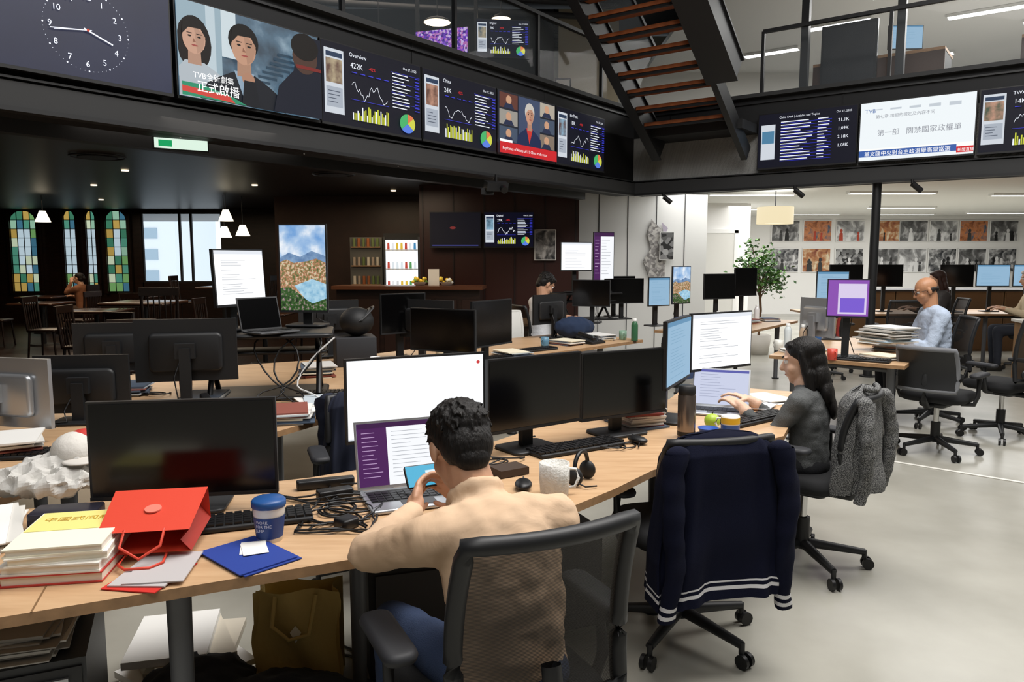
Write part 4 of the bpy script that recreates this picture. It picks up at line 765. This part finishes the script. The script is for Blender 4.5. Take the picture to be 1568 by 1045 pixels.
MB().rbox((0,0,.46),(.42,.42,.06),DWOOD,.05).cyl((.17,.17,0),(.17,.17,.44),.02,DWOOD).cyl((-.17,.17,0),(-.17,.17,.44),.02,DWOOD).cyl((.17,-.17,0),(.17,-.17,.44),.02,DWOOD).cyl((-.17,-.17,0),(-.17,-.17,.44),.02,DWOOD).box((.0,-.22,.75),(.4,.03,.5),DWOOD).obj('pub_chair',(-8.75,15.5,.006),rad(85))
for x,y,r in((7.1,10.3,70),(6.0,10.6,80)): chair('office_chair',x,y,rad(r),'mesh')
# ================================================================= UNDER DESK
mb=MB(); TB_=M('#c8ad68',.85,bump=.3,bs=30)
mb.grid(lambda u,v:(-.15+.3*u+.01*math.sin(v*9),-.05-.02*math.sin(u*9+v*5),.36*v),12,10,TB_); mb.grid(lambda u,v:(-.15+.3*u,.06+.02*math.sin(u*7),.36*v),12,10,TB_)
for s in(-1,1): mb.grid(lambda u,v,s=s:(s*.15-s*.03*math.sin(u*pi),-.055+.12*u,.36*v),4,6,TB_)
mb.tube([(-.07,-.06,.35),(-.08,-.09,.25),(-.02,-.10,.2),(.05,-.1,.22),(.07,-.06,.35)],.008,TB_); mb.add([(-.02,-.082,.22),(.0,-.082,.245),(.02,-.082,.22),(.0,-.082,.18)],[(0,1,2,3)],M('#f4eed8',.7)); mb.box((0,0,.004),(.3,.12,.008),TB_); mb.obj('beige_tote_bag',(-.78,2.66,0),.1)
papers('box_of_papers',-1.18,2.62,.0,.5,8,.28,.38,cols=('#f4f3ef','#e4e2de','#ccc4b4'),t=.02,j=.05,rot=.5)
mb=MB(); GP=M('#3b3d40',.5); mb.box((0,0,.27),(.42,.5,.54),GP)
for i in range(3): mb.box((0,-.252,.1+i*.17),(.4,.01,.16),M('#2c2d30',.5)); mb.box((.12,-.26,.15+i*.17),(.1,.012,.012),SILV)
mb.obj('drawer_pedestal',(-1.38,1.98,0),rad(24)); papers('newspaper_stack',-1.36,1.95,.541,.35,14,.33,.42,cols=('#cfcdc8','#b9b6b0','#98948e'),t=.005,j=.03)
mb=MB(); mb.sph((0,0,.1),(.26,.2,.10),M('#101114',.8)); mb.sph((.15,-.1,.08),(.15,.12,.08),M('#16171b',.8)); mb.sph((-.3,.2,.09),(.2,.2,.09),M('#101114',.8)); o=mb.obj('black_duffel_bag',(-.72,2.26,.02),.2); remesh(o,.015,3,.5,.04,.08)
mb=MB(); mb.sph((0,0,.06),(.14,.1,.06),M('#2456b8',.5)); o=mb.obj('blue_plastic_bag',(-1.0,2.15,.12)); remesh(o,.012,2,.5,.05,.05)
mb=MB()
for k in range(8):
    pts=[];x,y=-.4+random.uniform(-.3,.2),2.5+random.uniform(-.2,.3);a=random.uniform(0,6)
    for i in range(30): a+=random.uniform(-.3,.4); x+=.035*math.cos(a); y+=.035*math.sin(a); pts.append((x,y,.008))
    mb.tube(pts,.005,BLK,6)
mb.obj('floor_cables')
mb=MB(); mb.box((0,0,.21),(.2,.45,.42),BLK2); mb.box((0,-.228,.21),(.18,.005,.4),GREYM); mb.obj('computer_tower',(.2,3.25,0),.4)
mb=MB(); mb.box((0,0,.22),(.45,.3,.44),M('#23201e',.8)); mb.box((0,-.155,.3),(.4,.01,.2),M('#3a3634',.8)); mb.obj('storage_crate',(-.35,2.85,0),.3)
# ================================================================= BAR / PUB
mb=MB(); mb.box((0,0,1.12),(2.2,.55,.05),M('#5a3622',.3)); mb.box((0,.02,.55),(2.1,.42,1.1),DWOOD)
for i in range(6): mb.box((-.95+i*.38,-.2,.55),(.3,.02,.8),M('#2a1810',.4))
mb.obj('bar_counter',(-1.5,11.2,0),rad(-4))
wall_tv('bar_display',-1.28,11.90,1.70,.80,.56,0,c_dim); wall_tv('bar_display',-.44,11.90,1.70,.78,.56,0,lambda p:c_dash(p,'Digital','29K',12))
def fridge(x,y):
    mb=MB(); mb.box((0,0,.98),(.62,.6,1.96),BLK2); mb.box((0,-.305,1.05),(.54,.01,1.6),E('#eef4f7',1.3))
    for i in range(5):
        mb.box((0,-.315,.4+i*.32),(.54,.02,.015),WHT)
        for j in range(7): c=random.choice(['#c84a3a','#f0f0f0','#4a90c0','#5aa060','#e8c040','#dcdcdc','#e8f0f4']); mb.cyl((-.22+j*.074,-.325,.41+i*.32),(-.22+j*.074,-.325,.52+i*.32),.022,E(c,.9),.018,n=10)
    mb.box((-.29,-.31,1.05),(.03,.03,1.7),GREYM); mb.box((.29,-.31,1.05),(.03,.03,1.7),GREYM); mb.obj('drinks_fridge',(x,y,0))
fridge(-1.86,13.2)
mb=MB(); mb.box((0,0,.95),(.55,.4,1.9),M('#5a5a56',.5))
for i in range(5):
    mb.box((0,-.21,.45+i*.32),(.5,.06,.02),WOODE)
    for j in range(6): mb.cyl((-.2+j*.08,-.22,.46+i*.32),(-.2+j*.08,-.22,.60+i*.32),.025,M(random.choice(['#d8d0c0','#a0603a','#e8e8e4','#6a7a4a','#b0a090']),.4),n=8)
mb.obj('bar_shelf_unit',(-2.50,13.3,0))
for x,y in((-.95,11.1),(-1.35,11.15)):
    mb=MB(); mb.lathe([(0,0),(.06,0),(.1,.05),(.105,.055),(.06,.01)],(0,0,0),WHT)
    for i in range(14): mb.sph((random.uniform(-.09,.09),random.uniform(-.08,.08),random.uniform(.05,.11)),.026,M(random.choice(['#e8c020','#f0d850','#6a9a3a','#f0f0e0']),.5),n=8,m=6)
    mb.obj('flower_bowl',(x,y,1.145))
mb=MB(); mb.box((0,0,.12),(.16,.01,.24),WHT); mb.cyl((0,0,0),(0,.06,.2),.006,BLK); mb.obj('menu_card',(-1.15,11.2,1.145))
def ptable(x,y,h=.76):
    mb=MB(); mb.rbox((0,0,h-.02),(.8,.8,.04),M('#3a241a',.22),.05); mb.cyl((0,0,.03),(0,0,h-.04),.035,BLK); mb.cyl((0,0,0),(0,0,.03),.24,BLK,.2); mb.obj('pub_table',(x,y,.006))
def pchair(x,y,r,h=.46):
    mb=MB(); mb.rbox((0,0,h),(.42,.42,.04),DWOOD,.04)
    for a in(-1,1):
        for b in(-1,1): mb.cyl((a*.17,b*.17,h),(a*.2,b*.2,0),.018,DWOOD,.014,n=8)
        mb.cyl((a*.18,-.19,h),(a*.19,-.24,h+.48),.018,DWOOD,n=8)
    for i in range(5): mb.cyl((-.12+i*.06,-.2,h),(-.12+i*.06,-.24,h+.42),.009,DWOOD,n=6)
    mb.box((0,-.24,h+.46),(.42,.03,.09),DWOOD); mb.obj('pub_chair',(x,y,.006),r)
for x,y,h in((-4.6,9.5,1.0),(-3.6,11,.76),(-6.3,11.5,.76),(-8.3,13.4,.76),(-9.6,15.6,.76),(-5.5,14.5,1.0)): ptable(x,y,h)
for x,y,r,h in((-5.25,9.3,-1.5,.46),(-4.1,8.9,.3,.7),(-2.9,10.9,1.6,.46),(-4.3,11,-1.6,.46),(-7.0,11.4,-1.5,.46),(-5.6,11.4,1.5,.46),(-7.5,13.2,1.4,.46),(-9.0,13.2,-1.4,.46),(-6.2,14.5,-1.5,.7),(-4.8,14.6,1.5,.7),(-3.7,7.4,.4,.46),(-4.3,7.9,2.8,.46),(-6.3,12.3,3.1,.46)): pchair(x,y,r,h)
def shadelamp(x,y,z,s=5):
    mb=MB(); mb.cyl((0,0,.2),(0,0,2.68-z),.006,BLK); mb.lathe([(.05,.2),(.13,0)],(0,0,0),E('#fff0d0',s),16); mb.lathe([(0,.2),(.05,.2)],(0,0,0),BLK,16); mb.obj('pendant_lamp',(x,y,z))
shadelamp(-8.55,14,2.2,2.5); shadelamp(-5.25,14,1.92,2.2); shadelamp(-4.95,14.1,1.95,2.2); shadelamp(-5.1,13.7,2.2,2.0)
# ================================================================= OFFICE BACK
BW=[(.3,'#161616'),(.5,'#6a6a6a'),(.68,'#c8c8c8')]
PH=[ramp_mat('mat_photo_%d'%i,'ShaderNodeTexNoise' if i!=3 else 'ShaderNodeTexVoronoi',sc,st,rough=.5,dist=1.0) for i,(sc,st) in enumerate([(4,BW),(6,[(.35,'#20242a'),(.5,'#7a7a7a'),(.65,'#d0d0d0')]),(5,[(.3,'#5a2418'),(.5,'#c88050'),(.7,'#3f5a70')]),(12,[(.35,'#222222'),(.55,'#6c6c6c'),(.8,'#b0b0b0')]),(3,[(.3,'#2a2a2c'),(.5,'#a0a0a0'),(.6,'#e0e0e0')]),(5,[(.3,'#6a1a14'),(.5,'#b0784a'),(.65,'#d8c8a8')])])]
xs=[7.48,8.35,9.25,10.3,10.98,11.8,12.62,13.45]; k=0
for r_,(zt,zb) in enumerate(((2.57,1.99),(1.81,1.15))):
    for i,x in enumerate(xs):
        ww=.78 if i!=3 else .6
        mb=MB(); mb.box((0,0,0),(ww,.02,zt-zb),WHT); p=Panel(mb,-ww/2+.02,-.012,-(zt-zb)/2+.02,ww-.04,zt-zb-.04,.002); rr=random.Random(k*7+1); p.rect(0,0,1,1,PH[{1:2,3:5,6:2,9:5}.get(k,(0,1,4,3,0,4,1)[k%7])])
        for _ in range(rr.randint(1,4)):
            q=rr.uniform(.15,.85); s=rr.uniform(.3,.65); cc=M(rr.choice(['#101010','#2a2a2a','#dcdcdc','#3a3a3a']) if k not in(1,2,3) else rr.choice(['#b04028','#c87838','#1a1a1a']),.6); p.poly([(q-.14*s,0),(q-.11*s,.5*s+.1),(q-.04*s,.58*s+.1),(q+.04*s,.58*s+.1),(q+.11*s,.5*s+.1),(q+.14*s,0)],cc); p.ell(q,.7*s+.12,.06*s+.02,.13*s+.02,cc)
        mb.obj('framed_photograph',(x,20.97,(zt+zb)/2)); k+=1
for x,z,w_ in((.52,1.75,.34),(2.62,1.75,.25)):
    mb=MB(); mb.box((0,0,0),(w_,.02,.48),WHT); p=Panel(mb,-w_/2+.015,-.012,-.225,w_-.03,.45,.002); p.rect(0,0,1,1,PH[1 if x<1 else 3]); mb.obj('framed_photograph',(x,11.98 if x<1 else 12.95,z),0)
for x,y in((4.2,13.5),(6.5,13.2),(9.2,13.6),(5.5,17.5),(8.6,17),(11.5,16),(12,19),(7.6,19.6),(10,19.6)):
    mb=MB(); mb.box((0,0,0),(1.5,.16,.04),WHT); mb.box((0,0,-.022),(1.44,.11,.006),E('#ffffff',5)); mb.obj('ceiling_light_strip',(x,y,2.66))
mb=MB(); mb.lathe([(.30,0),(.30,.28)],(0,0,0),E('#f0e0b8',1.0),28); mb.lathe([(0,.27),(.3,.28)],(0,0,0),WHT,28); mb.lathe([(0,.02),(.29,.02)],(0,0,0),E('#fff4d8',1.3),28); mb.cyl((0,0,.28),(0,0,.55),.008,BLK); mb.obj('drum_pendant_lamp',(4.45,13,2.12))
mb=MB(); WC=M('#8a6a4a',.5,var=.15,vs=10)
for i in range(5): mb.box((i*.9,0,.5),(.88,.45,1.0),WC); mb.box((i*.9,-.228,.5),(.84,.005,.94),M('#7a5a3c',.5))
mb.box((1.8,0,1.01),(4.5,.5,.03),M('#26262a',.5)); mb.obj('low_cabinet',(5.9,12.8,0))
mb=MB(); WC2=M('#94724e',.45,var=.15,vs=6)
for i in range(3): mb.box((i*.6,0,.38),(.58,.5,.74),WC2); mb.box((i*.6,-.255,.38),(.55,.006,.7),M('#a3815a',.45))
mb.box((.6,0,.765),(1.85,.54,.03),M('#d8d4cc',.4)); mb.obj('filing_cabinet_wood',(6.6,9.3,0),rad(-15))
mb=MB(); mb.lathe([(0,0),(.16,0),(.2,.32),(.18,.32),(.17,.28),(0,.28)],(0,0,0),M('#d0ccc4',.6))
TR=M('#6a4e35',.8); tips=[]
mb.tube([(0,0,.28),(.02,0,.7),(-.01,.01,1.1)],.022,TR)
for i in range(16):
    a=i*2.4; r0=.10+.16*random.random(); zt=1.2+.55*random.random(); t=(r0*1.2*math.cos(a),r0*1.2*math.sin(a),zt); mb.tube([(0,0,.85+.03*i/2),(t[0]*.5,t[1]*.5,(1.0+zt)/2),t],.008,TR,5); tips.append(t)
G=[M('#3f6b2a',.5),M('#5f8f3c',.5),M('#2f5520',.5)]
for i in range(900):
    t=random.choice(tips); p=Vector(t)+Vector((random.gauss(0,.085),random.gauss(0,.085),random.gauss(-.03,.10))); R=Euler((random.uniform(-1,1),random.uniform(-1,1),random.uniform(0,6.3))).to_matrix(); l=.075; w_=.026
    mb.add([p+R@Vector(q) for q in((0,0,0),(w_,l*.45,.008),(0,l,-.005),(-w_,l*.45,.008))],[(0,1,2,3)],random.choice(G))
mb.obj('potted_ficus_tree',(3.98,12.2,0),recalc=False)
# ================================================================= LIGHTS
def area(name,loc,size,power,col=(1,1,1),rot=(0,0,0),sy=None):
    l=bpy.data.lights.new(name,'AREA'); l.shape='RECTANGLE'; l.size=size; l.size_y=sy or size; l.energy=power; l.color=col; o=bpy.data.objects.new(name,l); COL.objects.link(o); o.location=loc; o.rotation_euler=rot; return o
area('atrium_ceiling_light',(1.5,3.2,6.6),3.6,500,(1,.97,.94),sy=3.6); area('atrium_ceiling_light',(5.5,4.5,6.6),4,340,(1,.97,.94)); area('atrium_ceiling_light',(-1,-1.5,6.6),4,180,(1,.97,.94))
area('office_ceiling_light',(8.5,15.5,2.62),8,470,(1,.99,.98),sy=6); area('office_ceiling_light',(4,12.8,2.62),3,105,(1,.99,.98),sy=3); area('upper_office_light',(9,12.5,5.9),5,700,(1,.99,.96)); area('upper_lounge_light',(-2,13.5,6.6),3,50,(1,.85,.7))
area('bar_light',(-1.8,10.3,2.6),1.5,36,(1,.80,.58)); area('bar_back_light',(-2.2,12.6,2.6),1,14,(1,.78,.5)); area('pub_light',(-7,13,2.6),3,75,(1,.75,.5)); area('pub_light',(-9.2,15.5,2.6),1.5,22,(1,.78,.55)); area('pub_light',(-4.2,9.5,2.6),2,34,(1,.78,.55)); area('mid_light',(-3,6.8,2.6),2,16,(1,.9,.8))  # pub light above the seated woman is added to brighten her
wd=bpy.data.worlds.new('world'); SC.world=wd; wd.use_nodes=True; bg=wd.node_tree.nodes['Background']; bg.inputs[0].default_value=(.80,.88,.95,1); bg.inputs[1].default_value=1.5
